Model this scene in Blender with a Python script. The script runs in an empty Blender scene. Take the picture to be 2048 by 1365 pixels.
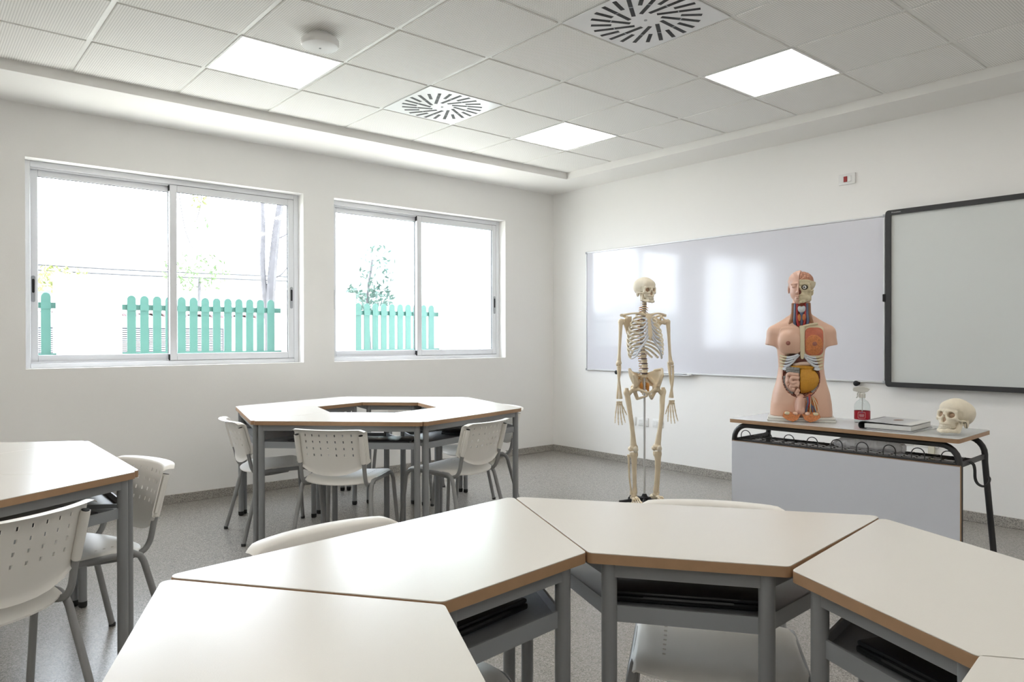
# Classroom with hexagon table groups, anatomy models and boards.  Units: metres.
# x = 0 is the window wall, y = 0 is the board wall, room lies at x > 0, y < 0.
import bpy, bmesh, math, random
import numpy as np
from mathutils import Vector, Matrix

PI = math.pi
scene = bpy.context.scene
COL = scene.collection

# ------------------------------------------------------------------ camera
YAW, PITCH, ROLL = 0.868421505, -0.00420162549, -0.0018546422
cam_d = bpy.data.cameras.new('camera')
cam_d.sensor_width = 36.0
cam_d.lens = 1450.23 / 2048 * 36.0
cam_d.clip_start = 0.05
cam_d.clip_end = 200
cam = bpy.data.objects.new('camera', cam_d)
COL.objects.link(cam)
_F = Vector((-math.sin(YAW) * math.cos(PITCH), math.cos(YAW) * math.cos(PITCH), math.sin(PITCH)))
_R0 = Vector((math.cos(YAW), math.sin(YAW), 0))
_U0 = _R0.cross(_F)
_R = _R0 * math.cos(ROLL) + _U0 * math.sin(ROLL)
_U = _U0 * math.cos(ROLL) - _R0 * math.sin(ROLL)
_m = Matrix((_R, _U, -_F)).transposed().to_4x4()
_m.translation = Vector((5.71421, -5.42542, 1.22))
cam.matrix_world = _m
scene.camera = cam

# ------------------------------------------------------------------ world, sun, exposure
SKY_STRENGTH = 7.0
SUN_STRENGTH = 13.0
PANEL_STRENGTH = 4.6
EXPOSURE = 0.74
world = bpy.data.worlds.new('sky')
scene.world = world
world.use_nodes = True
_wn = world.node_tree
_bg = _wn.nodes['Background']
_bg.inputs['Color'].default_value = (0.905, 0.935, 1.05, 1)
_bg.inputs['Strength'].default_value = SKY_STRENGTH
sun_d = bpy.data.lights.new('sun', 'SUN')
sun_d.energy = SUN_STRENGTH
sun_d.angle = 0.009
sun_d.color = (1.0, 0.95, 0.86)
sun = bpy.data.objects.new('sun', sun_d)
COL.objects.link(sun)
sun.rotation_euler = Vector((-0.10, -0.50, -0.86)).to_track_quat('-Z', 'Y').to_euler()
sun.location = (1, 12, 20)
vs = scene.view_settings
vs.view_transform = 'Standard'
vs.look = 'None'
vs.exposure = EXPOSURE
vs.gamma = 1.0
vs.use_curve_mapping = False
try:
    scene.cycles.use_denoising = True
    scene.cycles.max_bounces = 12
    scene.cycles.diffuse_bounces = 7
    scene.cycles.glossy_bounces = 5
    scene.cycles.transparent_max_bounces = 12
    scene.cycles.sample_clamp_indirect = 12.0
except Exception:
    pass

# ------------------------------------------------------------------ mesh helpers
class MB:
    """Collects geometry, then links it as one mesh object."""
    def __init__(self):
        self.v = []
        self.f = []
        self.m = []
        self.s = []
        self.cur = 0

    def add(self, verts, faces, smooth=True):
        b = len(self.v)
        self.v.extend([tuple(p) for p in verts])
        for f in faces:
            self.f.append(tuple(i + b for i in f))
            self.m.append(self.cur)
            self.s.append(smooth)
        return self

    def box(self, x0, y0, z0, x1, y1, z1, bev=0.0, seg=2):
        bm = bmesh.new()
        bmesh.ops.create_cube(bm, size=1.0)
        for v in bm.verts:
            v.co = Vector(((x0 + x1) / 2 + v.co.x * (x1 - x0), (y0 + y1) / 2 + v.co.y * (y1 - y0), (z0 + z1) / 2 + v.co.z * (z1 - z0)))
        if bev > 0:
            bmesh.ops.bevel(bm, geom=bm.edges[:], offset=bev, segments=seg, profile=0.5, affect='EDGES')
        return self.bm(bm)

    def bm(self, bm, mat=None):
        bm.verts.index_update()
        vs_ = [(mat @ v.co) if mat else v.co.copy() for v in bm.verts]
        self.add(vs_, [[v.index for v in f.verts] for f in bm.faces])
        bm.free()
        return self

    def obox(self, c, ax, ay, az, hx, hy, hz):
        """oriented box: centre, unit axes, half sizes"""
        c, ax, ay, az = Vector(c), Vector(ax).normalized(), Vector(ay).normalized(), Vector(az).normalized()
        vv = [c + ax * (hx * i) + ay * (hy * j) + az * (hz * k) for i in (-1, 1) for j in (-1, 1) for k in (-1, 1)]
        return self.add(vv, [(0, 1, 3, 2), (4, 6, 7, 5), (0, 4, 5, 1), (2, 3, 7, 6), (0, 2, 6, 4), (1, 5, 7, 3)])

    def bar(self, a, b, w, h, up=(0, 0, 1)):
        a, b = Vector(a), Vector(b)
        d = (b - a).normalized()
        u = Vector(up)
        s = d.cross(u).normalized()
        u = s.cross(d).normalized()
        return self.obox((a + b) / 2, d, s, u, (b - a).length / 2, w / 2, h / 2)

    def tube(self, pts, r, n=8, caps=True, flat=1.0, up=None, closed=False):
        """sweep a circle (or an ellipse, flat = second radius factor) along points; r = number or list"""
        P = [Vector(p) for p in pts]
        k = len(P)
        if not hasattr(r, '__len__'):
            r = [r] * k
        T = []
        for i in range(k):
            if closed:
                t = P[(i + 1) % k] - P[i - 1]
            else:
                t = P[min(i + 1, k - 1)] - P[max(i - 1, 0)]
            if t.length < 1e-9:
                t = Vector((0, 0, 1))
            T.append(t.normalized())
        if up is None:
            up = Vector((0, 0, 1)) if abs(T[0].z) < 0.9 else Vector((1, 0, 0))
        nrm = Vector(up) - T[0] * Vector(up).dot(T[0])
        nrm.normalize()
        vv, ff = [], []
        for i in range(k):
            if i:
                ax = T[i - 1].cross(T[i])
                if ax.length > 1e-7:
                    nrm = Matrix.Rotation(T[i - 1].angle(T[i]), 3, ax.normalized()) @ nrm
            bn = T[i].cross(nrm).normalized()
            for j in range(n):
                a = 2 * PI * j / n
                vv.append(P[i] + nrm * (math.cos(a) * r[i] * flat) + bn * (math.sin(a) * r[i]))
        for i in range(k if closed else k - 1):
            i2 = (i + 1) % k
            for j in range(n):
                j2 = (j + 1) % n
                ff.append((i * n + j, i * n + j2, i2 * n + j2, i2 * n + j))
        if caps and not closed:
            ff.append(tuple(range(n - 1, -1, -1)))
            ff.append(tuple((k - 1) * n + j for j in range(n)))
        return self.add(vv, ff)

    def lathe(self, prof, n=24, c=(0, 0, 0)):
        """prof: list of (radius, z)"""
        vv, ff = [], []
        for (r, z) in prof:
            for j in range(n):
                a = 2 * PI * j / n
                vv.append((c[0] + r * math.cos(a), c[1] + r * math.sin(a), c[2] + z))
        k = len(prof)
        for i in range(k - 1):
            for j in range(n):
                j2 = (j + 1) % n
                ff.append((i * n + j, i * n + j2, (i + 1) * n + j2, (i + 1) * n + j))
        ff.append(tuple(range(n - 1, -1, -1)))
        ff.append(tuple((k - 1) * n + j for j in range(n)))
        return self.add(vv, ff)

    def prism(self, poly, z0, z1, bev=0.0):
        n = len(poly)
        if bev > 0:
            cx = sum(p[0] for p in poly) / n
            cy = sum(p[1] for p in poly) / n
            def ins(p):
                d = math.hypot(p[0] - cx, p[1] - cy)
                return (p[0] - (p[0] - cx) / d * bev, p[1] - (p[1] - cy) / d * bev)
            q = [ins(p) for p in poly]
            lv = [(q, z0), (poly, z0 + bev), (poly, z1 - bev), (q, z1)]
        else:
            lv = [(poly, z0), (poly, z1)]
        vv = [(p[0], p[1], z) for pl, z in lv for p in pl]
        ff = [tuple(range(n - 1, -1, -1)), tuple((len(lv) - 1) * n + j for j in range(n))]
        for i in range(len(lv) - 1):
            for j in range(n):
                j2 = (j + 1) % n
                ff.append((i * n + j, i * n + j2, (i + 1) * n + j2, (i + 1) * n + j))
        return self.add(vv, ff)

    def ell(self, c, r, n=16, m=10, rot=None):
        vv, ff = [], []
        c = Vector(c)
        R = rot if rot is not None else Matrix.Identity(3)
        vv.append(c + R @ Vector((0, 0, -r[2])))
        for i in range(1, m):
            t = -PI / 2 + PI * i / m
            for j in range(n):
                a = 2 * PI * j / n
                vv.append(c + R @ Vector((r[0] * math.cos(t) * math.cos(a), r[1] * math.cos(t) * math.sin(a), r[2] * math.sin(t))))
        vv.append(c + R @ Vector((0, 0, r[2])))
        for j in range(n):
            ff.append((0, 1 + (j + 1) % n, 1 + j))
        for i in range(m - 2):
            for j in range(n):
                j2 = (j + 1) % n
                ff.append((1 + i * n + j, 1 + i * n + j2, 1 + (i + 1) * n + j2, 1 + (i + 1) * n + j))
        e = len(vv) - 1
        for j in range(n):
            ff.append((e, 1 + (m - 2) * n + j, 1 + (m - 2) * n + (j + 1) % n))
        return self.add(vv, ff)

    def mesh(self, name, mats, sharp=38):
        me = bpy.data.meshes.new(name)
        me.from_pydata(self.v, [], self.f)
        if not isinstance(mats, (list, tuple)):
            mats = [mats]
        for m_ in mats:
            me.materials.append(m_)
        me.polygons.foreach_set('material_index', self.m)
        me.polygons.foreach_set('use_smooth', [True] * len(self.f))
        me.update()
        if sharp is not None:
            me.set_sharp_from_angle(angle=math.radians(sharp))
        return me

    def build(self, name, mats, parent=None, sharp=38):
        return link(name, self.mesh(name, mats, sharp), parent)


def link(name, data, parent=None, loc=None, rot=None):
    o = bpy.data.objects.new(name, data)
    COL.objects.link(o)
    if parent is not None:
        o.parent = parent
    if loc is not None:
        o.location = loc
    if rot is not None:
        o.rotation_euler = rot
    return o


def tag(o, label=None, cat=None, group=None, kind=None):
    if label:
        o['label'] = label
    if cat:
        o['category'] = cat
    if group:
        o['group'] = group
    if kind:
        o['kind'] = kind
    return o


def thing(name, label, cat, loc=(0, 0, 0), rz=0.0, group=None):
    o = link(name, None, None, loc, (0, 0, rz))
    o.empty_display_size = 0.1
    return tag(o, label, cat, group)


def dup(o, parent=None):
    c = o.copy()
    COL.objects.link(c)
    c.parent = parent
    for ch in o.children:
        dup(ch, c)
    return c


def struct(o, label=None):
    o['kind'] = 'structure'
    if label:
        o['label'] = label
    return o


def arc(c, r, a0, a1, n, plane='xz'):
    out = []
    for i in range(n + 1):
        a = a0 + (a1 - a0) * i / n
        p, q = r * math.cos(a), r * math.sin(a)
        if plane == 'xz':
            out.append((c[0] + p, c[1], c[2] + q))
        elif plane == 'yz':
            out.append((c[0], c[1] + p, c[2] + q))
        else:
            out.append((c[0] + p, c[1] + q, c[2]))
    return out


def spline(pts, n=6):
    """Catmull-Rom through points"""
    P = [Vector(p) for p in pts]
    P = [P[0] * 2 - P[1]] + P + [P[-1] * 2 - P[-2]]
    out = []
    for i in range(1, len(P) - 2):
        a, b, c, d = P[i - 1], P[i], P[i + 1], P[i + 2]
        for k in range(n):
            t = k / n
            out.append(0.5 * ((2 * b) + (c - a) * t + (2 * a - 5 * b + 4 * c - d) * t * t + (3 * b - a - 3 * c + d) * t ** 3))
    out.append(P[-2])
    return out


def lerp_list(vals, n):
    """resample radii the way spline() resamples its points"""
    out = []
    for i in range(len(vals) - 1):
        for k in range(n):
            t = k / n
            t = t * t * (3 - 2 * t)
            out.append(vals[i] * (1 - t) + vals[i + 1] * t)
    out.append(vals[-1])
    return out


# ---- signed distance modelling: numpy fields -> surface nets mesh
def sd_ell(X, Y, Z, c, r, rotz=0.0, rotx=0.0, roty=0.0):
    x, y, z = X - c[0], Y - c[1], Z - c[2]
    if rotz:
        ca, sa = math.cos(rotz), math.sin(rotz)
        x, y = ca * x + sa * y, -sa * x + ca * y
    if rotx:
        ca, sa = math.cos(rotx), math.sin(rotx)
        y, z = ca * y + sa * z, -sa * y + ca * z
    if roty:
        ca, sa = math.cos(roty), math.sin(roty)
        x, z = ca * x - sa * z, sa * x + ca * z
    k0 = np.sqrt((x / r[0]) ** 2 + (y / r[1]) ** 2 + (z / r[2]) ** 2)
    k1 = np.sqrt((x / r[0] ** 2) ** 2 + (y / r[1] ** 2) ** 2 + (z / r[2] ** 2) ** 2) + 1e-9
    return k0 * (k0 - 1.0) / k1


def sd_cap(X, Y, Z, a, b, ra, rb=None):
    rb = ra if rb is None else rb
    ax, ay, az = a
    dx, dy, dz = b[0] - ax, b[1] - ay, b[2] - az
    t = np.clip(((X - ax) * dx + (Y - ay) * dy + (Z - az) * dz) / (dx * dx + dy * dy + dz * dz), 0, 1)
    return np.sqrt((X - ax - t * dx) ** 2 + (Y - ay - t * dy) ** 2 + (Z - az - t * dz) ** 2) - (ra + (rb - ra) * t)


def sd_box(X, Y, Z, c, h, rnd=0.0):
    qx, qy, qz = np.abs(X - c[0]) - h[0] + rnd, np.abs(Y - c[1]) - h[1] + rnd, np.abs(Z - c[2]) - h[2] + rnd
    o = np.sqrt(np.maximum(qx, 0) ** 2 + np.maximum(qy, 0) ** 2 + np.maximum(qz, 0) ** 2)
    return o + np.minimum(np.maximum(qx, np.maximum(qy, qz)), 0) - rnd


def smin(a, b, k):
    h = np.clip(0.5 + 0.5 * (b - a) / k, 0, 1)
    return b + (a - b) * h - k * h * (1 - h)


def smax(a, b, k):
    return -smin(-a, -b, k)


def nets(fn, lo, hi, step, scale=1.0):
    """surface-nets mesh of fn(X, Y, Z) < 0 -> (verts, faces)"""
    ax = [np.arange(lo[i], hi[i] + step, step) for i in range(3)]
    X, Y, Z = np.meshgrid(*ax, indexing='ij')
    V = fn(X, Y, Z)
    # close the field at the border
    V[0], V[-1] = np.maximum(V[0], step), np.maximum(V[-1], step)
    V[:, 0], V[:, -1] = np.maximum(V[:, 0], step), np.maximum(V[:, -1], step)
    V[:, :, 0], V[:, :, -1] = np.maximum(V[:, :, 0], step), np.maximum(V[:, :, -1], step)
    S = V < 0
    nx, ny, nz = V.shape
    acc = np.zeros((nx - 1, ny - 1, nz - 1, 3))
    cnt = np.zeros((nx - 1, ny - 1, nz - 1))
    off = [(i, j, k) for i in (0, 1) for j in (0, 1) for k in (0, 1)]
    sl = lambda o: (slice(o[0], nx - 1 + o[0]), slice(o[1], ny - 1 + o[1]), slice(o[2], nz - 1 + o[2]))
    for a in off:
        for d in range(3):
            if a[d]:
                continue
            b = list(a)
            b[d] = 1
            va, vb = V[sl(a)], V[sl(b)]
            cr = (va < 0) != (vb < 0)
            t = np.where(cr, va / np.where(cr, va - vb, 1.0), 0)
            for e in range(3):
                acc[..., e] += np.where(cr, a[e] + (t if e == d else 0), 0)
            cnt += cr
    has = cnt > 0
    idx = -np.ones(cnt.shape, int)
    idx[has] = np.arange(has.sum())
    ijk = np.argwhere(has)
    P = (acc[has] / cnt[has][:, None] + ijk) * step + np.array(lo)
    faces = []
    for d in range(3):
        u, w = (d + 1) % 3, (d + 2) % 3
        s0 = [slice(None)] * 3
        s1 = [slice(None)] * 3
        s0[d], s1[d] = slice(0, -1), slice(1, None)
        A, B = S[tuple(s0)], S[tuple(s1)]
        for flip, msk in ((False, A & ~B), (True, ~A & B)):
            c = np.argwhere(msk)
            c = c[(c[:, u] > 0) & (c[:, w] > 0) & (c[:, u] < V.shape[u] - 1) & (c[:, w] < V.shape[w] - 1)]
            if not len(c):
                continue
            def at(du, dw):
                q = c.copy()
                q[:, u] += du
                q[:, w] += dw
                return idx[q[:, 0], q[:, 1], q[:, 2]]
            quad = np.stack([at(-1, -1), at(0, -1), at(0, 0), at(-1, 0)], 1)
            if flip:
                quad = quad[:, ::-1]
            faces.append(quad)
    F = np.concatenate(faces) if faces else np.zeros((0, 4), int)
    return P * scale, F


def sdf_mb(fn, lo, hi, step, scale=1.0):
    P, F = nets(fn, lo, hi, step, scale)
    mb = MB()
    mb.add(P.tolist(), F.tolist())
    return mb


# ------------------------------------------------------------------ materials
def mat(name, color, rough=0.5, metal=0.0, spec=0.5, bump=0.0, bscale=50.0, var=0.0, vscale=8.0, coat=0.0, **kw):
    m = bpy.data.materials.new(name)
    m.use_nodes = True
    nt = m.node_tree
    b = nt.nodes['Principled BSDF']
    c = tuple(color) + (1,)
    b.inputs['Base Color'].default_value = c
    b.inputs['Roughness'].default_value = rough
    b.inputs['Metallic'].default_value = metal
    b.inputs['Specular IOR Level'].default_value = spec
    if coat:
        b.inputs['Coat Weight'].default_value = coat
        b.inputs['Coat Roughness'].default_value = 0.08
    if bump or var:
        tc = nt.nodes.new('ShaderNodeTexCoord')
    if var:
        n = nt.nodes.new('ShaderNodeTexNoise')
        n.inputs['Scale'].default_value = vscale
        n.inputs['Detail'].default_value = 4
        nt.links.new(tc.outputs['Object'], n.inputs['Vector'])
        mr = nt.nodes.new('ShaderNodeMapRange')
        mr.inputs['To Min'].default_value = 1 - var
        mr.inputs['To Max'].default_value = 1 + var
        nt.links.new(n.outputs['Fac'], mr.inputs['Value'])
        mx = nt.nodes.new('ShaderNodeMix')
        mx.data_type = 'RGBA'
        mx.blend_type = 'MULTIPLY'
        mx.inputs['Factor'].default_value = 1
        mx.inputs['A'].default_value = c
        nt.links.new(mr.outputs['Result'], mx.inputs['B'])
        nt.links.new(mx.outputs['Result'], b.inputs['Base Color'])
    if bump:
        n2 = nt.nodes.new('ShaderNodeTexNoise')
        n2.inputs['Scale'].default_value = bscale
        n2.inputs['Detail'].default_value = 3
        nt.links.new(tc.outputs['Object'], n2.inputs['Vector'])
        bp = nt.nodes.new('ShaderNodeBump')
        bp.inputs['Strength'].default_value = bump
        bp.inputs['Distance'].default_value = 0.01
        nt.links.new(n2.outputs['Fac'], bp.inputs['Height'])
        nt.links.new(bp.outputs['Normal'], b.inputs['Normal'])
    for k, v in kw.items():
        b.inputs[k].default_value = v
    return m


def emit(name, color, strength):
    m = bpy.data.materials.new(name)
    m.use_nodes = True
    b = m.node_tree.nodes['Principled BSDF']
    b.inputs['Base Color'].default_value = (0.9, 0.9, 0.9, 1)
    b.inputs['Emission Color'].default_value = tuple(color) + (1,)
    b.inputs['Emission Strength'].default_value = strength
    return m


def glass_pane(name, tint=(0.93, 0.96, 0.95)):
    m = bpy.data.materials.new(name)
    m.use_nodes = True
    nt = m.node_tree
    nt.nodes.remove(nt.nodes['Principled BSDF'])
    out = nt.nodes['Material Output']
    tr = nt.nodes.new('ShaderNodeBsdfTransparent')
    tr.inputs['Color'].default_value = tuple(tint) + (1,)
    gl = nt.nodes.new('ShaderNodeBsdfGlossy')
    gl.inputs['Roughness'].default_value = 0.02
    lw = nt.nodes.new('ShaderNodeLayerWeight')      # Schlick term from the facing angle, same from both sides
    pw = nt.nodes.new('ShaderNodeMath')
    pw.operation = 'POWER'
    pw.inputs[1].default_value = 5.0
    nt.links.new(lw.outputs['Facing'], pw.inputs[0])
    fr = nt.nodes.new('ShaderNodeMapRange')
    fr.inputs['To Min'].default_value = 0.03
    nt.links.new(pw.outputs[0], fr.inputs['Value'])
    mx = nt.nodes.new('ShaderNodeMixShader')
    nt.links.new(fr.outputs['Result'], mx.inputs['Fac'])
    nt.links.new(tr.outputs['BSDF'], mx.inputs[1])
    nt.links.new(gl.outputs['BSDF'], mx.inputs[2])
    nt.links.new(mx.outputs['Shader'], out.inputs['Surface'])
    return m


def speckle(name, base, dark, light, scale, rough=0.45, joints=0.0, joint_w=0.004, spec=0.5, soft=0.0):
    """terrazzo / granite: fine chips of two tones on a ground; optional faint square joints"""
    m = bpy.data.materials.new(name)
    m.use_nodes = True
    nt = m.node_tree
    N, L = nt.nodes, nt.links
    b = N['Principled BSDF']
    b.inputs['Roughness'].default_value = rough
    b.inputs['Specular IOR Level'].default_value = spec
    tc = N.new('ShaderNodeTexCoord')
    vo = N.new('ShaderNodeTexVoronoi')
    vo.inputs['Scale'].default_value = scale
    L.new(tc.outputs['Object'], vo.inputs['Vector'])
    sp = N.new('ShaderNodeSeparateColor')
    L.new(vo.outputs['Color'], sp.inputs['Color'])
    cr = N.new('ShaderNodeValToRGB')
    e = cr.color_ramp.elements
    e[0].position = 0.0
    e[0].color = tuple(dark) + (1,)
    e[1].position = 1.0
    e[1].color = tuple(light) + (1,)
    for pos, c in ((0.18, dark), (0.32, base), (0.75, base), (0.86, light)):
        q = e.new(pos)
        q.color = tuple(c) + (1,)
    L.new(sp.outputs['Red'], cr.inputs['Fac'])
    col = cr.outputs['Color']
    if joints:
        sx = N.new('ShaderNodeSeparateXYZ')
        L.new(tc.outputs['Object'], sx.inputs['Vector'])
        g = []
        for ax in ('X', 'Y'):
            d = N.new('ShaderNodeMath')
            d.operation = 'DIVIDE'
            d.inputs[1].default_value = joints
            L.new(sx.outputs[ax], d.inputs[0])
            f = N.new('ShaderNodeMath')
            f.operation = 'FRACT'
            L.new(d.outputs[0], f.inputs[0])
            lt = N.new('ShaderNodeMath')
            lt.operation = 'LESS_THAN'
            lt.inputs[1].default_value = joint_w / joints
            L.new(f.outputs[0], lt.inputs[0])
            g.append(lt)
        mxm = N.new('ShaderNodeMath')
        mxm.operation = 'MAXIMUM'
        L.new(g[0].outputs[0], mxm.inputs[0])
        L.new(g[1].outputs[0], mxm.inputs[1])
        fa = N.new('ShaderNodeMath')
        fa.operation = 'MULTIPLY'
        fa.inputs[1].default_value = 0.35
        L.new(mxm.outputs[0], fa.inputs[0])
        mx = N.new('ShaderNodeMix')
        mx.data_type = 'RGBA'
        mx.inputs['B'].default_value = tuple(dark) + (1,)
        L.new(fa.outputs[0], mx.inputs['Factor'])
        L.new(col, mx.inputs['A'])
        col = mx.outputs['Result']
    L.new(col, b.inputs['Base Color'])
    return m


def perforated(name, base, hole, pitch, dia):
    """white tile with a square raster of tiny round holes (object coordinates)"""
    m = bpy.data.materials.new(name)
    m.use_nodes = True
    nt = m.node_tree
    N, L = nt.nodes, nt.links
    b = N['Principled BSDF']
    b.inputs['Roughness'].default_value = 0.75
    tc = N.new('ShaderNodeTexCoord')
    sc = N.new('ShaderNodeVectorMath')
    sc.operation = 'SCALE'
    sc.inputs['Scale'].default_value = 1.0 / pitch
    L.new(tc.outputs['Object'], sc.inputs[0])
    fr = N.new('ShaderNodeVectorMath')
    fr.operation = 'FRACTION'
    L.new(sc.outputs[0], fr.inputs[0])
    sb = N.new('ShaderNodeVectorMath')
    sb.operation = 'SUBTRACT'
    sb.inputs[1].default_value = (0.5, 0.5, 0.5)
    L.new(fr.outputs[0], sb.inputs[0])
    ml = N.new('ShaderNodeVectorMath')
    ml.operation = 'MULTIPLY'
    ml.inputs[1].default_value = (1, 1, 0)
    L.new(sb.outputs[0], ml.inputs[0])
    ln = N.new('ShaderNodeVectorMath')
    ln.operation = 'LENGTH'
    L.new(ml.outputs[0], ln.inputs[0])
    mr = N.new('ShaderNodeMapRange')
    mr.inputs['From Min'].default_value = dia / pitch / 2 - 0.06
    mr.inputs['From Max'].default_value = dia / pitch / 2 + 0.06
    L.new(ln.outputs['Value'], mr.inputs['Value'])
    mx = N.new('ShaderNodeMix')
    mx.data_type = 'RGBA'
    mx.inputs['A'].default_value = tuple(hole) + (1,)
    mx.inputs['B'].default_value = tuple(base) + (1,)
    L.new(mr.outputs['Result'], mx.inputs['Factor'])
    L.new(mx.outputs['Result'], b.inputs['Base Color'])
    return m


M = {}
M['wall'] = mat('wall_paint', (0.86, 0.853, 0.838), 0.85, bump=0.06, bscale=180)
M['soffit'] = mat('soffit_paint', (0.86, 0.85, 0.83), 0.8)
M['tile'] = perforated('ceiling_tile_perforated', (0.90, 0.89, 0.865), (0.50, 0.495, 0.475), 0.0120, 0.0062)
M['tbar'] = mat('grid_bar_white', (0.80, 0.80, 0.77), 0.35)
M['floor'] = speckle('floor_terrazzo', (0.285, 0.268, 0.247), (0.175, 0.163, 0.15), (0.385, 0.363, 0.333), 260, 0.27, joints=0.40, joint_w=0.003)
M['base'] = speckle('baseboard_granite', (0.34, 0.32, 0.29), (0.17, 0.16, 0.15), (0.46, 0.43, 0.39), 230, 0.4)
M['alu'] = mat('window_aluminium', (0.76, 0.77, 0.80), 0.36, 0.05)
M['alu2'] = mat('board_aluminium', (0.72, 0.73, 0.75), 0.3, 0.4)
M['glass'] = glass_pane('window_glass')
M['gasket'] = mat('black_rubber', (0.02, 0.02, 0.022), 0.6)
M['black'] = mat('black_plastic', (0.012, 0.012, 0.013), 0.5, spec=0.25)
M['dgrey'] = mat('dark_grey_plastic', (0.040, 0.041, 0.043), 0.45, spec=0.35)
M['grey_pl'] = mat('grey_plastic', (0.36, 0.37, 0.40), 0.45)
M['wplastic'] = mat('white_plastic', (0.80, 0.80, 0.79), 0.4)
M['whiteboard'] = mat('whiteboard_enamel', (0.67, 0.67, 0.725), 0.11, spec=0.6)
M['iboard'] = mat('interactive_surface', (0.64, 0.665, 0.655), 0.20, spec=0.45)
M['diff_plate'] = mat('diffuser_plate', (0.80, 0.80, 0.80), 0.28, 0.0)
M['panel_light'] = emit('light_panel', (1.0, 0.965, 0.90), PANEL_STRENGTH)
M['red'] = mat('red_plastic', (0.35, 0.03, 0.03), 0.4)
M['white_text'] = mat('white_print', (0.75, 0.75, 0.75), 0.6)

# ================================================================== ROOM SHELL
RX, RY = 7.9, -8.8           # far wall planes
ZS, ZC = 2.77, 2.83          # soffit and tile ceiling heights
WT = 0.22
WINS = [(-4.785, -2.855, 1.02, 2.422), (-2.580, -0.676, 1.02, 2.422)]

mb = MB()
mb.box(-WT, RY - WT, -0.12, RX + WT, WT, 0.0)
floor = struct(mb.build('floor', M['floor']), 'speckled grey terrazzo floor with faint square joints')

mb = MB()
zlo, zhi = 0.0, 3.1
mb.box(-WT, RY, zlo, 0, WT, 1.02)
mb.box(-WT, RY, 2.422, 0, WT, zhi)
edges = sorted([(w[0], w[1]) for w in WINS])
prev = RY
for a, b in edges:
    mb.box(-WT, prev, 1.02, 0, a, 2.422)
    prev = b
mb.box(-WT, prev, 1.02, 0, WT, 2.422)
struct(mb.build('wall_left', M['wall']), 'white painted wall with the sliding windows')
mb = MB().box(0, 0, 0, RX, WT, zhi)
struct(mb.build('wall_front', M['wall']), 'white painted wall carrying the boards')
mb = MB().box(RX, RY, 0, RX + WT, WT, zhi)
struct(mb.build('wall_right', M['wall']), 'white painted wall out of view beside the camera')
mb = MB().box(-WT, RY - WT, 0, RX + WT, RY, zhi)
struct(mb.build('wall_back', M['wall']), 'white painted wall out of view behind the camera')

BH = 0.066
for nm, bx_, lab in (('baseboard_left', (0, RY, 0, 0.012, 0, BH), 'speckled granite skirting below the windows'),
                ('baseboard_front', (0.012, -0.012, 0, RX, 0, BH), 'speckled granite skirting below the boards'),
                ('baseboard_right', (RX - 0.012, RY, 0, RX, -0.012, BH), 'speckled granite skirting out of view')):
    struct(MB().box(*bx_, bev=0.002, seg=1).build(nm, M['base']), lab)

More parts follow.
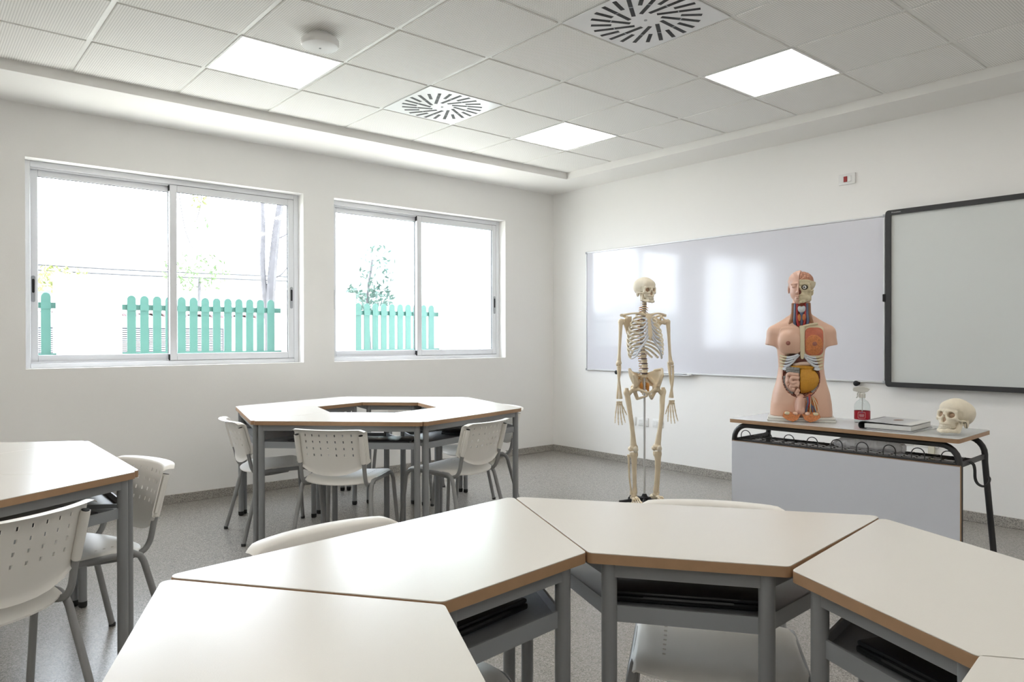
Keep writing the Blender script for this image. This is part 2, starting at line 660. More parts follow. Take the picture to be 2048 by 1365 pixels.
# ------------------------------------------------------------------ windows
def window(n, y0, y1, z0, z1):
    w = link('window_%d' % n, None, None, (-0.10, y0, z0))
    struct(w, 'aluminium sliding window, %s' % ('one nearer the board wall' if n == 2 else 'one further from the board wall' if n == 1 else 'one out of view'))
    W, H = y1 - y0, z1 - z0
    f = 0.040
    fr = MB()
    fr.box(-0.075, 0, 0, 0, f, H, 0.003, 1)
    fr.box(-0.075, W - f, 0, 0, W, H, 0.003, 1)
    fr.box(-0.075, f, H - f, 0, W - f, H, 0.003, 1)
    fr.box(-0.075, f, 0, 0.004, W - f, f * 0.8, 0.003, 1)
    # running rails
    for x in (-0.052, -0.020):
        fr.box(x - 0.003, f, f * 0.8, x + 0.003, W - f, f * 0.8 + 0.012)
        fr.box(x - 0.003, f, H - f - 0.012, x + 0.003, W - f, H - f)
    fr.build('window_frame', M['alu'], w)
    mid = W / 2
    st = 0.052
    for k, (a, b, x) in enumerate(((f - 0.004, mid + 0.006, -0.052), (mid - 0.046, W - f + 0.004, -0.020))):
        za, zb = f * 0.8 + 0.004, H - f - 0.002
        s = MB()
        x0, x1 = x - 0.013, x + 0.013
        s.box(x0, a, za, x1, a + st, zb, 0.003, 1)
        s.box(x0, b - st, za, x1, b, zb, 0.003, 1)
        s.box(x0, a + st, za, x1, b - st, za + 0.052, 0.003, 1)
        s.box(x0, a + st, zb - 0.052, x1, b - st, zb, 0.003, 1)
        so = s.build('sash', M['alu'], w)
        g = MB()
        g.box(x - 0.003, a + st - 0.006, za + 0.046, x + 0.003, b - st + 0.006, zb - 0.046)
        g.build('pane', M['glass'], so)
        gk = MB()
        e = 0.0025
        gk.box(x - 0.006, a + st, zb - 0.052 - e, x + 0.006, b - st, zb - 0.052)
        gk.box(x - 0.006, b - st - e, za + 0.052, x + 0.006, b - st, zb - 0.052)
        gk.build('gasket', M['gasket'], so)
        hy = (a + st * 0.45) if k == 0 else (b - st * 0.45)
        hz = H * 0.385
        h = MB()
        h.prism([(hy + 0.012 * math.cos(t * PI / 8), hz + (0.078 if t <= 8 else -0.078) + 0.012 * math.sin(t * PI / 8)) for t in range(16)], 0, 0.004)
        hv = [(x1 + z, p, q) for p, q, z in h.v]
        h.v = hv
        ho = h.build('handle', M['grey_pl'], so)
        h = MB()
        h.prism([(hy + 0.0075 * math.cos(t * PI / 8), hz + 0.02 + (0.040 if t <= 8 else -0.040) + 0.0075 * math.sin(t * PI / 8)) for t in range(16)], 0.003, 0.006)
        h.v = [(x1 + z, p, q) for p, q, z in h.v]
        ho2 = h.build('handle_slot', M['black'], so)
    c = MB().box(-0.032, mid - 0.052, f * 0.8 + 0.004, -0.006, mid - 0.0465, f * 0.8 + 0.05)
    c.box(-0.032, mid - 0.052, H - f - 0.05, -0.006, mid - 0.0465, H - f - 0.006)
    c.build('stop_block', M['black'], w)
    mbs = MB().box(-WT + 0.10 - 0.04, 0, -0.02, -0.075, W, 0.012)
    mbs.build('outer_sill', M['alu'], w)
    return w

for i, w_ in enumerate(WINS):
    window(i + 1, *w_)

# ------------------------------------------------------------------ ceiling
GX, GY, P = 0.645, -0.43, 0.6
NX, NY = 11, 13
x_in, y_in = GX + NX * P, GY - NY * P
mb = MB()
for (a, b, c, d) in ((0, RY, GX, 0), (x_in, RY, RX, 0), (GX, GY, x_in, 0), (GX, RY, x_in, y_in)):
    mb.box(a, b, ZS, c, d, 3.0)
mb.box(0, RY, 3.0, RX, 0, 3.1)
ceiling = struct(mb.build('ceiling', M['soffit']), 'suspended white ceiling of perforated tiles inside a plain lowered border')
cells_light = [(i, j) for i in (1, 4, 7, 10) for j in (1, 5, 9, 12)]
cells_diff = [(1, 3), (4, 3), (7, 3), (4, 8)]
hs = 0.2875
tm = MB().box(-hs, -hs, 0, hs, hs, 0.015, 0.003, 1).mesh('ceiling_tile', M['tile'])
for i in range(NX):
    for j in range(NY):
        if (i, j) in cells_light or (i, j) in cells_diff:
            continue
        link('ceiling_tile', tm, ceiling, (GX + (i + 0.5) * P, GY - (j + 0.5) * P, ZC))
bl = MB().box(-0.012, -(NY * P) / 2, 0, 0.012, (NY * P) / 2, 0.02).mesh('grid_bar', M['tbar'])
for i in range(NX + 1):
    link('grid_bar', bl, ceiling, (GX + i * P, GY - NY * P / 2, ZC + 0.006))
bs = MB().box(-P / 2 + 0.012, -0.012, 0, P / 2 - 0.012, 0.012, 0.02).mesh('cross_bar', M['tbar'])
for i in range(NX):
    for j in range(NY + 1):
        link('cross_bar', bs, ceiling, (GX + (i + 0.5) * P, GY - j * P, ZC + 0.006))

fm = MB()
for s in (-1, 1):
    fm.box(-0.2975, s * 0.291 - 0.0065, 0, 0.2975, s * 0.291 + 0.0065, 0.03)
    fm.box(s * 0.291 - 0.0065, -0.2845, 0, s * 0.291 + 0.0065, 0.2845, 0.03)
fmesh = fm.mesh('light_frame', M['wplastic'])
dmesh = MB().box(-0.2845, -0.2845, 0.004, 0.2845, 0.2845, 0.02).mesh('light_diffuser', M['panel_light'])
LL = {(1, 1): 'square lit ceiling panel nearest the corner of windows and board wall',
      (1, 5): 'square lit ceiling panel beside the round white smoke detector',
      (4, 1): 'square lit ceiling panel above the whiteboard and torso model'}
for (i, j) in cells_light:
    t = thing('ceiling_light', LL.get((i, j), 'square lit ceiling panel out of view over the rest of the room'), 'ceiling light',
              (GX + (i + 0.5) * P, GY - (j + 0.5) * P, ZC), 0, 'square ceiling light panels' if (i, j) in LL else 'ceiling light panels out of view')
    link('frame', fmesh, t)
    link('diffuser', dmesh, t)

pm = MB().box(-0.298, -0.298, 0.0, 0.298, 0.298, 0.006, 0.002, 1).mesh('diffuser_plate', M['diff_plate'])
def slot_mesh(t0, t1, bridge):
    s = MB()
    ct, hl = (t0 + t1) / 2, (t1 - t0) / 2
    s.box(-hl, -0.0105, -0.0012, hl, 0.0105, 0.003)
    me = s.mesh('air_slot', M['black'])
    return me
sl_long, sl_short = slot_mesh(0.062, 0.272, True), slot_mesh(0.168, 0.272, False)
br = MB().box(-0.003, -0.0110, -0.002, 0.003, 0.0110, 0.002).mesh('bridge', M['grey_pl'])
scr = MB().lathe([(0.008, -0.003), (0.008, 0.002)], 12).mesh('screw', M['grey_pl'])
for n, (i, j) in enumerate(cells_diff):
    t = thing('air_diffuser', ('white swirl air diffuser nearer the windows', 'white swirl air diffuser at the top edge of the picture',
                               'white swirl air diffuser out of view over the door side', 'white swirl air diffuser out of view over the back rows')[n],
              'air vent', (GX + (i + 0.5) * P, GY - (j + 0.5) * P, ZC - 0.001), 0, 'swirl air diffusers')
    pl = link('plate', pm, t)
    link('screw', scr, t)
    off = 0.052
    for k in range(24):
        th = 2 * PI * k / 24 + 0.05
        d = Vector((math.cos(th), math.sin(th), 0))          # outward along the slot
        nrm = Vector((-d.y, d.x, 0))
        lng = k % 2 == 0
        t0, t1 = (0.062, 0.272) if lng else (0.168, 0.272)
        c = d * ((t0 + t1) / 2) - nrm * off
        so = link('air_slot', sl_long if lng else sl_short, t, c, (0, 0, th))
        if lng:
            link('bridge', br, so)

t = thing('smoke_detector', 'round white smoke detector on the ceiling beside a light panel', 'smoke detector', (GX + 2.5 * P - 0.03, GY - 5.5 * P + 0.02, ZC))
MB().lathe([(0.062, 0.0), (0.066, -0.012), (0.062, -0.020)], 28).build('neck', M['wplastic'], t)
MB().lathe([(0.060, -0.020), (0.092, -0.022), (0.098, -0.030), (0.099, -0.050), (0.094, -0.062), (0.080, -0.068), (0.02, -0.070)], 40).build('cover', M['wplastic'], t)
MB().lathe([(0.007, -0.069), (0.005, -0.0725)], 12).build('indicator', M['grey_pl'], t)

# ------------------------------------------------------------------ boards on the front wall
WBX0, WBX1, WBZ0, WBZ1 = 0.512, 3.474, 0.890, 2.098
t = thing('whiteboard', 'wide glossy whiteboard with thin aluminium frame on the board wall', 'whiteboard', ((WBX0 + WBX1) / 2, 0, WBZ0))
hw, hh = (WBX1 - WBX0) / 2, WBZ1 - WBZ0
mb = MB()
nu, nv = 60, 24
for a in range(nu + 1):
    for b in range(nv + 1):
        u, v = a / nu, b / nv
        # thin sheet steel that bows a little between its fixings
        y = -0.020 - 0.0016 * math.sin(u * PI * 2.0 + 0.4) * math.sin(v * PI) - 0.0008 * math.sin(u * 17) * math.sin(v * 5 + 1)
        mb.v.append((-hw + 0.008 + u * (2 * hw - 0.016), y, 0.008 + v * (hh - 0.016)))
for a in range(nu):
    for b in range(nv):
        i0 = a * (nv + 1) + b
        mb.f.append((i0, i0 + nv + 1, i0 + nv + 2, i0 + 1))
        mb.m.append(0)
        mb.s.append(True)
mb.build('writing_surface', M['whiteboard'], t)
MB().box(-hw + 0.005, -0.016, 0.005, hw - 0.005, -0.001, hh - 0.005).build('backing', M['grey_pl'], t)
fr = MB()
fr.box(-hw, -0.028, 0, hw, -0.001, 0.014, 0.003, 1)
fr.build('frame_rail', M['alu2'], t)
MB().box(-hw, -0.028, hh - 0.012, hw, -0.001, hh, 0.003, 1).build('frame_rail', M['alu2'], t)
MB().box(-hw, -0.028, 0.014, -hw + 0.012, -0.001, hh - 0.012, 0.003, 1).build('frame_rail', M['alu2'], t)
MB().box(hw - 0.012, -0.028, 0.014, hw, -0.001, hh - 0.012, 0.003, 1).build('frame_rail', M['alu2'], t)
for sx in (-1, 1):
    for z in (0, hh):
        MB().box(sx * hw - (0.016 if sx > 0 else 0.004), -0.031, z - (0.004 if z == 0 else 0.018), sx * hw + (0.004 if sx > 0 else 0.016), -0.001, z + (0.018 if z == 0 else 0.004), 0.004, 2).build('corner_cap', M['grey_pl'], t)
MB().box(-0.62, -0.075, -0.012, -0.17, -0.001, -0.004, 0.002, 1).build('pen_tray', M['alu2'], t)
for x in (0.93, 3.271):
    q = MB().lathe([(0.016, 0), (0.016, 0.02), (0.020, 0.022), (0.020, 0.036), (0.012, 0.040)], 16)
    q.v = [(a, -c, b) for a, b, c in q.v]
    o = q.build('mounting_knob', M['black'], t)
    o.location = (x - (WBX0 + WBX1) / 2, 0, -0.010)
MB().box(-0.205, -0.066, -0.004, -0.155, -0.052, 0.008, 0.003, 1).build('tray_end', M['wplastic'], t)

IX0, IX1, IZ0, IZ1 = 3.490, 5.16, 0.868, 2.120
t = thing('interactive_board', 'grey-white interactive board with rounded black frame overlapping the whiteboard', 'board', ((IX0 + IX1) / 2, 0, IZ0))
hw, hh = (IX1 - IX0) / 2, IZ1 - IZ0
MB().box(-hw + 0.02, -0.043, 0.02, hw - 0.02, -0.004, hh - 0.02).build('board_surface', M['iboard'], t)
fw = 0.034
def rrect(hx, z0, z1, r, n=6):
    out = []
    for cx, cz, a0 in ((hx - r, z1 - r, 0), (-hx + r, z1 - r, PI / 2), (-hx + r, z0 + r, PI), (hx - r, z0 + r, 3 * PI / 2)):
        for i in range(n + 1):
            a = a0 + PI / 2 * i / n
            out.append((cx + r * math.cos(a), cz + r * math.sin(a)))
    return out
fr = MB()
oo, ii = rrect(hw, 0, hh, 0.022), rrect(hw - fw, fw, hh - fw, 0.004)
n = len(oo)
y0, y1 = -0.001, -0.060
vv = [(p[0], y0, p[1]) for p in oo] + [(p[0], y1, p[1]) for p in oo] + [(p[0], y1, p[1]) for p in ii] + [(p[0], y0 - 0.03, p[1]) for p in ii]
ff = []
for lv in range(3):
    for k in range(n):
        k2 = (k + 1) % n
        ff.append((lv * n + k, lv * n + k2, (lv + 1) * n + k2, (lv + 1) * n + k))
fr.add(vv, [f[::-1] for f in ff])
fo = fr.build('frame', M['dgrey'], t)
tx = bpy.data.curves.new('maker_lettering', 'FONT')
tx.body = 'Promethean'
tx.size = 0.0125
tx_o = bpy.data.objects.new('lettering_source', tx)
COL.objects.link(tx_o)
bpy.context.view_layer.update()
txm = bpy.data.meshes.new_from_object(tx_o.evaluated_get(bpy.context.evaluated_depsgraph_get()))
bpy.data.objects.remove(tx_o)
txm.materials.clear()
txm.materials.append(M['white_text'])
to = link('maker_lettering', txm, fo, (-hw + 0.042, -0.0605, hh - 0.0215), (PI / 2, 0, 0))
MB().box(-hw - 0.020, -0.062, 0.606, -hw + 0.004, -0.03, 0.66, 0.003, 1).build('pen_holder', M['black'], t)

# small wall devices
t = thing('alarm_button_plate', 'white wall plate with a small red button high above the whiteboard', 'wall plate', (3.192, 0, 2.403))
MB().box(-0.062, -0.012, -0.040, 0.062, 0, 0.040, 0.004, 2).build('cover', M['wplastic'], t)
MB().box(-0.038, -0.0145, -0.024, 0.038, -0.011, 0.024, 0.002, 1).build('insert', M['wplastic'], t)
MB().box(-0.022, -0.018, -0.021, 0.006, -0.013, 0.021, 0.002, 1).build('red_button', M['red'], t)
MB().box(0.008, -0.017, -0.021, 0.034, -0.013, 0.021, 0.002, 1).build('blank_key', M['wplastic'], t)
for k, (x, z) in enumerate(((1.115, 0.417), (1.247, 0.417), (1.420, 0.417), (3.60, 0.50), (3.76, 0.50))):
    lab = ('white socket plate nearest the corner, low behind the skeleton', 'middle white socket plate, low behind the skeleton pole',
           'white socket plate furthest from the corner of those behind the skeleton', 'white socket plate behind the wire shelf, nearer the skeleton', 'white socket plate behind the wire shelf, nearer the skull')[k]
    t = thing('socket_plate', lab, 'socket', (x, 0, z), 0, 'white socket plates low on the board wall')
    w = 0.040 if k in (0,) else 0.060
    MB().box(-w, -0.010, -0.040, w, 0, 0.040, 0.004, 2).build('cover', M['wplastic'], t)
    for s in ((-1, 1) if w > 0.05 else (0,)):
        MB().box(s * 0.026 - 0.021, -0.0125, -0.022, s * 0.026 + 0.021, -0.009, 0.022, 0.002, 1).build('socket_insert', M['wplastic'], t)
t = thing('cable_trunking', 'narrow cream cable channel on the wall behind the teacher desk', 'cable channel', (3.775, 0, 0))
MB().box(-0.02, -0.018, BH, 0.02, 0, 0.50, 0.002, 1).build('channel', mat('cream_plastic', (0.66, 0.63, 0.52), 0.5), t)

# ================================================================== OUTSIDE
M['ext_white'] = mat('exterior_white', (0.58, 0.57, 0.55), 0.85)
M['ext_aqua'] = mat('exterior_pale_aqua', (0.70, 0.82, 0.80), 0.85)
M['teal'] = mat('fence_teal', (0.022, 0.082, 0.066), 0.5, var=0.10, vscale=5)
M['terracotta'] = mat('roof_terracotta', (0.16, 0.10, 0.11), 0.8)
M['shut'] = mat('shutter_white', (0.55, 0.55, 0.57), 0.6)
M['shut_dark'] = mat('shutter_gap', (0.05, 0.05, 0.06), 0.8)
M['bark'] = mat('bark', (0.10, 0.095, 0.10), 0.9, bump=0.5, bscale=30, var=0.4, vscale=14)
M['leaf'] = mat('leaf_green', (0.085, 0.13, 0.055), 0.6, var=0.3, vscale=3)
M['leaf2'] = mat('leaf_blue_green', (0.06, 0.105, 0.085), 0.6, var=0.3, vscale=3)
M['leaf3'] = mat('leaf_yellow_green', (0.17, 0.19, 0.06), 0.6, var=0.3, vscale=3)
M['ext_ground'] = mat('paving_pale', (0.62, 0.60, 0.56), 0.9, var=0.08, vscale=2)
M['cable'] = mat('cable_dark', (0.05, 0.05, 0.055), 0.6)
M['bluegrey'] = mat('blue_grey_metal', (0.08, 0.12, 0.18), 0.5)

struct(MB().box(-30, -30, -0.3, -WT, 30, -0.12).build('ground', M['ext_ground']), 'pale paving outside the windows')
FX = -2.5
t = thing('garden_wall', 'white masonry garden wall with square piers outside the windows', 'wall', (FX, 0, -0.12))
MB().box(-0.10, -9, 0, 0.10, 0.95, 1.165).build('wall_body', M['ext_white'], t)
for (a, b, z) in ((-4.262, -3.705, 1.965), (-2.02, -1.10, 1.90), (0.20, 0.95, 2.3)):
    MB().box(-0.16, a, 0, 0.105, b, z).build('pier', M['ext_white'], t)

def fence(y0, y1, ys, label):
    t = thing('picket_fence', label, 'fence', (FX, 0, 1.045), 0, 'teal picket fence sections')
    MB().box(-0.035, y0, 0.005, 0.035, y1, 0.035).build('rail', M['teal'], t)
    MB().box(-0.012, y0, 0.470, 0.012, y1, 0.525).build('rail', M['teal'], t)
    pts = [(-0.040, 0.01), (0.040, 0.01), (0.040, 0.565)] + [(0.040 * math.cos(a * PI / 10), 0.575 + 0.044 * math.sin(a * PI / 10)) for a in range(0, 11)] + [(-0.040, 0.565)]
    q = MB().prism(pts, -0.009, 0.009)
    q.v = [(0.020 + c, a, b) for a, b, c in q.v]
    pm_ = q.mesh('picket', M['teal'])
    for y in ys:
        link('picket', pm_, t, (0, y, 0))
    q = MB()
    for y in ys:
        q.box(0.028, y - 0.042, 0.462, 0.034, y + 0.042, 0.53)
    cl = MB().box(0.028, -0.042, 0.462, 0.034, 0.042, 0.53).mesh('clamp', M['teal'])
    for y in ys:
        link('clamp', cl, t, (0, y, 0))
    return t
fence(-6.6, -4.262, [-4.345 - 0.122 * k for k in range(18)], 'teal picket fence at the window edge away from the boards')
fence(-3.705, -2.02, [-3.60 + 0.1215 * k for k in range(13)], 'long teal picket fence seen through both panes of one window')
fence(-1.10, 0.20, [-1.02 + 0.122 * k for k in range(10)], 'teal picket fence seen through the window nearer the board wall')

# low outbuilding behind the fence: white wall, louvred shutters, tiled eave
t = thing('outbuilding', 'white outbuilding with louvred shutters and a tiled eave behind the fence', 'building', (-6.0, 0, -0.12))
MB().box(-3.0, -9.0, 0, 0, 0.85, 1.66).build('wall_body', M['ext_white'], t)
for k, (a, b) in enumerate(((-4.30, -3.72), (-3.02, -2.64), (-2.60, -2.24), (-2.12, -1.50))):
    sh = MB().box(0.0, a, 0.75, 0.015, b, 1.50).build('shutter', M['shut_dark'], t)
    q = MB()
    z = 0.77
    while z < 1.49:
        q.obox((0.024, (a + b) / 2, z), (1, 0, 0.5), (0, 1, 0), (-0.5, 0, 1), 0.010, (b - a) / 2 - 0.02, 0.004)
        z += 0.028
    so = q.build('louvre_slats', M['shut'], sh)
    so['kind'] = 'stuff'
q = MB()
half = [(0.062 * math.cos(a * PI / 8), 0.062 * math.sin(a * PI / 8)) for a in range(9)]
hv = [(x, p, 0.0 + z + (0.10 if x < 0 else 0)) for x in (-0.7, 0.14) for p, z in half] + [(x, p * 0.8, z * 0.8 + (0.10 if x < 0 else 0)) for x in (-0.7, 0.14) for p, z in half]
hf = []
for k in range(8):
    hf += [(k, k + 1, 9 + k + 1, 9 + k), (18 + k + 1, 18 + k, 27 + k, 27 + k + 1), (9 + k, 9 + k + 1, 27 + k + 1, 27 + k)]
q.add(hv, hf)
rm = q.mesh('roof_tile', M['terracotta'])
for k in range(46):
    link('roof_tile', rm, t, (0, -5.6 + 0.137 * k, 1.66))
MB().box(-3.0, -9, 1.64, 0.06, 0.85, 1.665).build('roof_deck', M['ext_white'], t)

t = thing('neighbour_building', 'pale aqua building wing at the far end of the garden wall', 'building', (-3.2, 0.95, -0.12))
MB().box(-4, 0.0, 0, 0.75, 5, 3.3).build('wall_body', M['ext_aqua'], t)
MB().box(0.75, 0.15, 1.40, 0.80, 0.62, 1.45).build('ledge', M['bluegrey'], t)
t = thing('flat_roof_house', 'low white house with flat roof edges far beyond the fence', 'building', (-16, -2.0, -0.12))
MB().box(-4, -9, 0, 0, -1.5, 2.75).build('wall_body', M['ext_white'], t)
MB().box(-4, -3.2, 2.75, 0.2, -1.4, 2.86).build('roof_edge', M['bluegrey'], t)
MB().box(-4, -1.4, 0, 0.4, 3.0, 2.45).build('wall_body', M['ext_white'], t)
MB().box(-4, -1.3, 2.45, 0.6, 0.2, 2.54).build('roof_edge', M['bluegrey'], t)

def foliage(center, rad, n, size, seed):
    rnd = random.Random(seed)
    q = MB()
    for _ in range(n):
        while True:
            d = Vector((rnd.uniform(-1, 1), rnd.uniform(-1, 1), rnd.uniform(-1, 1)))
            if d.length < 1:
                break
        c = Vector(center) + Vector((d.x * rad[0], d.y * rad[1], d.z * rad[2]))
        a = Vector((rnd.gauss(0, 1), rnd.gauss(0, 1), rnd.gauss(0, 1) - 0.4)).normalized()
        b = a.cross(Vector((rnd.gauss(0, 1), rnd.gauss(0, 1), rnd.gauss(0, 1)))).normalized()
        s = size * rnd.uniform(0.6, 1.3)
        nn = a.cross(b) * s * 0.12
        q.add([c - a * s, c + b * s * 0.36 + nn, c + a * s, c - b * s * 0.36 + nn], [(0, 1, 2), (0, 2, 3)])
    return q

t = thing('garden_tree', 'slender forked tree trunk behind the end of the long fence', 'tree', (-3.35, -1.78, -0.12))
tr = MB()
tr.tube(spline([(0, 0, 0), (0.0, -0.02, 0.9), (0.02, -0.02, 1.8), (0, 0.04, 2.5), (0.02, 0.10, 3.0), (0, 0.22, 3.5), (0, 0.30, 4.4)], 6), lerp_list([0.085, 0.07, 0.062, 0.055, 0.045, 0.035, 0.02], 6), 8)
tr.build('trunk', M['bark'], t)
MB().tube(spline([(0, -0.02, 1.4), (-0.03, -0.10, 2.2), (-0.02, -0.10, 2.9), (0.02, -0.16, 4.2)], 6), lerp_list([0.05, 0.035, 0.028, 0.015], 6), 7).build('branch', M['bark'], t)
for k, (z, dy) in enumerate(((2.1, 0.22), (2.6, 0.3), (1.75, 0.28), (3.2, -0.5))):
    MB().tube(spline([(0, 0.0, z), (0.05, dy * 0.5, z + 0.06), (0.1, dy, z + 0.22)], 4), [0.012] * 5 + [0.008] * 3 + [0.005], 5).build('branch', M['bark'], t)
fo = foliage((0.1, 0.05, 4.6), (0.9, 1.3, 0.8), 700, 0.06, 3).build('crown', M['leaf'], t)
t = thing('hanging_branch', 'leafy twig hanging in front of the sky at the window top', 'branch', (-3.1, -2.79, 2.30))
MB().tube(spline([(0.05, -0.22, 0.85), (0.02, -0.16, 0.45), (0, -0.10, 0.15), (0, -0.02, -0.05)], 5), 0.006, 5).build('stem', M['bark'], t)
MB().tube(spline([(0.0, 0.10, 0.95), (0.02, 0.06, 0.5), (0, 0.02, 0.3)], 5), 0.006, 5).build('stem', M['bark'], t)
foliage((0, 0.05, 0.52), (0.10, 0.11, 0.16), 46, 0.045, 5).build('foliage', M['leaf3'], t)
foliage((0, 0.06, 0.24), (0.08, 0.10, 0.12), 8, 0.04, 6).build('foliage', M['leaf'], t)
t = thing('shrub', 'loose blue-green shrub above the fence near the board wall', 'shrub', (-4.6, 0.28, -0.12))
MB().tube(spline([(0, 0, 0), (0.02, 0.05, 1.0), (0, 0, 1.9), (0, 0.1, 2.6)], 5), 0.02, 6).build('stem', M['bark'], t)
foliage((0, 0.02, 1.98), (0.42, 0.40, 0.26), 330, 0.055, 11).build('foliage', M['leaf2'], t)
foliage((0, 0.20, 2.45), (0.25, 0.30, 0.45), 150, 0.05, 12).build('foliage', M['leaf2'], t)
t = thing('shrub', 'yellow-green shrub behind the white pier away from the boards', 'shrub', (-9.6, -3.2, -0.12))
MB().tube([(-0.2, 0, 0.0), (-0.2, 0.05, 2.4)], 0.03, 6).build('stem', M['bark'], t)
foliage((-0.2, 0.0, 2.42), (0.3, 0.62, 0.26), 420, 0.06, 14).build('foliage', M['leaf3'], t)
t = thing('shrub', 'sparse green shrub seen beyond the long fence', 'shrub', (-9.6, -0.75, -0.12))
MB().tube([(-0.2, 0, 0.0), (-0.2, 0.05, 2.6)], 0.03, 6).build('stem', M['bark'], t)
foliage((-0.2, 0.0, 2.70), (0.3, 0.70, 0.42), 300, 0.06, 15).build('foliage', M['leaf'], t)
t = thing('power_cable', 'thin dark cable strung across behind the fence', 'cable', (-10.4, 0, 0))
for z in (2.62, 2.52):
    pts = [(0, -8 + 0.5 * k, z + 0.02 * math.sin(k * 0.4)) for k in range(24)]
    MB().tube(pts, 0.020, 5).build('cable_strand', M['cable'], t)
for y in (-8.1, 3.6):
    MB().tube([(0, y, -0.12), (0, y, 4.0)], 0.07, 8).build('pole', M['grey_pl'], t)

# ================================================================== STUDENT TABLES AND CHAIRS
M['laminate'] = mat('table_laminate', (0.715, 0.69, 0.645), 0.24, spec=0.5, bump=0.03, bscale=400)
M['beech'] = mat('beech_edge', (0.37, 0.225, 0.125), 0.5, var=0.12, vscale=30)
M['steel'] = mat('grey_painted_steel', (0.25, 0.258, 0.265), 0.36, 0.0, spec=0.5)
M['steel_tray'] = mat('grey_tray_steel', (0.27, 0.285, 0.30), 0.33, 0.0, spec=0.5)
M['rubber'] = mat('black_rubber_foot', (0.012, 0.012, 0.012), 0.7)
M['chair_pl'] = mat('chair_white_plastic', (0.80, 0.78, 0.74), 0.42, spec=0.45)
M['chair_steel'] = mat('chair_grey_steel', (0.27, 0.272, 0.272), 0.34)
M['laptop'] = mat('laptop_black', (0.014, 0.015, 0.018), 0.42)
M['laptop_lid'] = mat('laptop_lid_black', (0.020, 0.021, 0.026), 0.35)

TH, TD, TL, TS = 0.75, 0.507, 1.0, 0.415     # table height, depth, long side, short side


def trap(ins, rad=0.016, n=4):
    """trapezoid outline with rounded corners, long side on y = 0"""
    s3 = math.sqrt(3) / 2
    raw = [(-TL / 2 + ins * 1.732, ins), (TL / 2 - ins * 1.732, ins), (TS / 2 - ins * 0.577, TD - ins), (-TS / 2 + ins * 0.577, TD - ins)]
    out = []
    for i, p in enumerate(raw):
        a, b = Vector(raw[i - 1]), Vector(raw[(i + 1) % 4])
        p = Vector(p)
        u, w = (a - p).normalized(), (b - p).normalized()
        ang = u.angle(w)
        d = rad / math.tan(ang / 2)
        c = p + (u + w).normalized() * (rad / math.sin(ang / 2))
        p0, p1 = p + u * d, p + w * d
        a0 = math.atan2(p0.y - c.y, p0.x - c.x)
        a1 = math.atan2(p1.y - c.y, p1.x - c.x)
        da = (a1 - a0 + PI) % (2 * PI) - PI
        for k in range(n + 1):
            t = a0 + da * k / n
            out.append((c.x + rad * math.cos(t), c.y + rad * math.sin(t)))
    return out


LEGS = [(-0.452, 0.032), (0.452, 0.032), (0.166, 0.472), (-0.166, 0.472)]
LR = 0.0175
tm_top = MB().prism(trap(0.0012), TH - 0.0022, TH, 0.0006).mesh('table_top', M['laminate'])
tm_core = MB().prism(trap(0.0008), TH - 0.024, TH - 0.0022).mesh('edge_core', M['beech'])
tm_leg = MB().lathe([(LR, 0.028), (LR, TH - 0.024)], 18).mesh('leg', M['steel'])
tm_foot = MB().lathe([(0.013, 0.0), (0.0175, 0.004), (0.0182, 0.010), (0.0182, 0.028)], 16).mesh('foot_cap', M['rubber'])
tm_rails = []
for i in range(4):
    a, b = Vector(LEGS[i] + (TH - 0.041,)), Vector(LEGS[(i + 1) % 4] + (TH - 0.041,))
    tm_rails.append(MB().bar(a, b, 0.020, 0.034).mesh('rail', M['steel']))
def tray_mesh():
    q = MB()
    L = [Vector((x, y, 0)) for x, y in [(-0.440, 0.034), (0.440, 0.034), (0.160, 0.470), (-0.160, 0.470)]]
    z0, z1 = 0.600, 0.603
    q.add([(v.x, v.y, z0) for v in L] + [(v.x, v.y, z1) for v in L], [(3, 2, 1, 0), (4, 5, 6, 7)])
    me = []
    for i in range(4):
        a, b = L[i], L[(i + 1) % 4]
        q.bar((a.x, a.y, 0.609), (b.x, b.y, 0.609), 0.006, 0.036)
    return q.mesh('tray', M['steel_tray'])
tm_tray = tray_mesh()


def table_proto():
    t = thing('trapezoid_table', 'white table', 'table')
    link('table_top', tm_top, t)
    link('edge_core', tm_core, t)
    for x, y in LEGS:
        l = link('leg', tm_leg, t, (x, y, 0))
        link('foot_cap', tm_foot, l)
    for r in tm_rails:
        link('rail', r, t)
    link('tray', tm_tray, t)
    return t


lp_base = MB().box(-0.17, -0.118, 0, 0.17, 0.118, 0.013, 0.004, 2).mesh('base', M['laptop'])
lp_lid = MB().box(-0.17, -0.116, 0.0135, 0.17, 0.116, 0.024, 0.005, 2).mesh('lid', M['laptop_lid'])
lp_hinge = MB().tube([(-0.10, 0.119, 0.012), (0.10, 0.119, 0.012)], 0.006, 8).mesh('hinge', M['laptop'])
lp_foot = MB().lathe([(0.008, -0.004), (0.008, 0.001)], 8).mesh('rubber_foot', M['rubber'])


def laptop(label, x, y, rz):
    t = thing('laptop', label, 'laptop', (x, y, 0.607), rz, 'closed black laptops in the table trays')
    b = link('base', lp_base, t)
    link('lid', lp_lid, t)
    link('hinge', lp_hinge, t)
    for sx in (-0.13, 0.13):
        for sy in (-0.09, 0.09):
            link('rubber_foot', lp_foot, b, (sx, sy, 0))
    return t


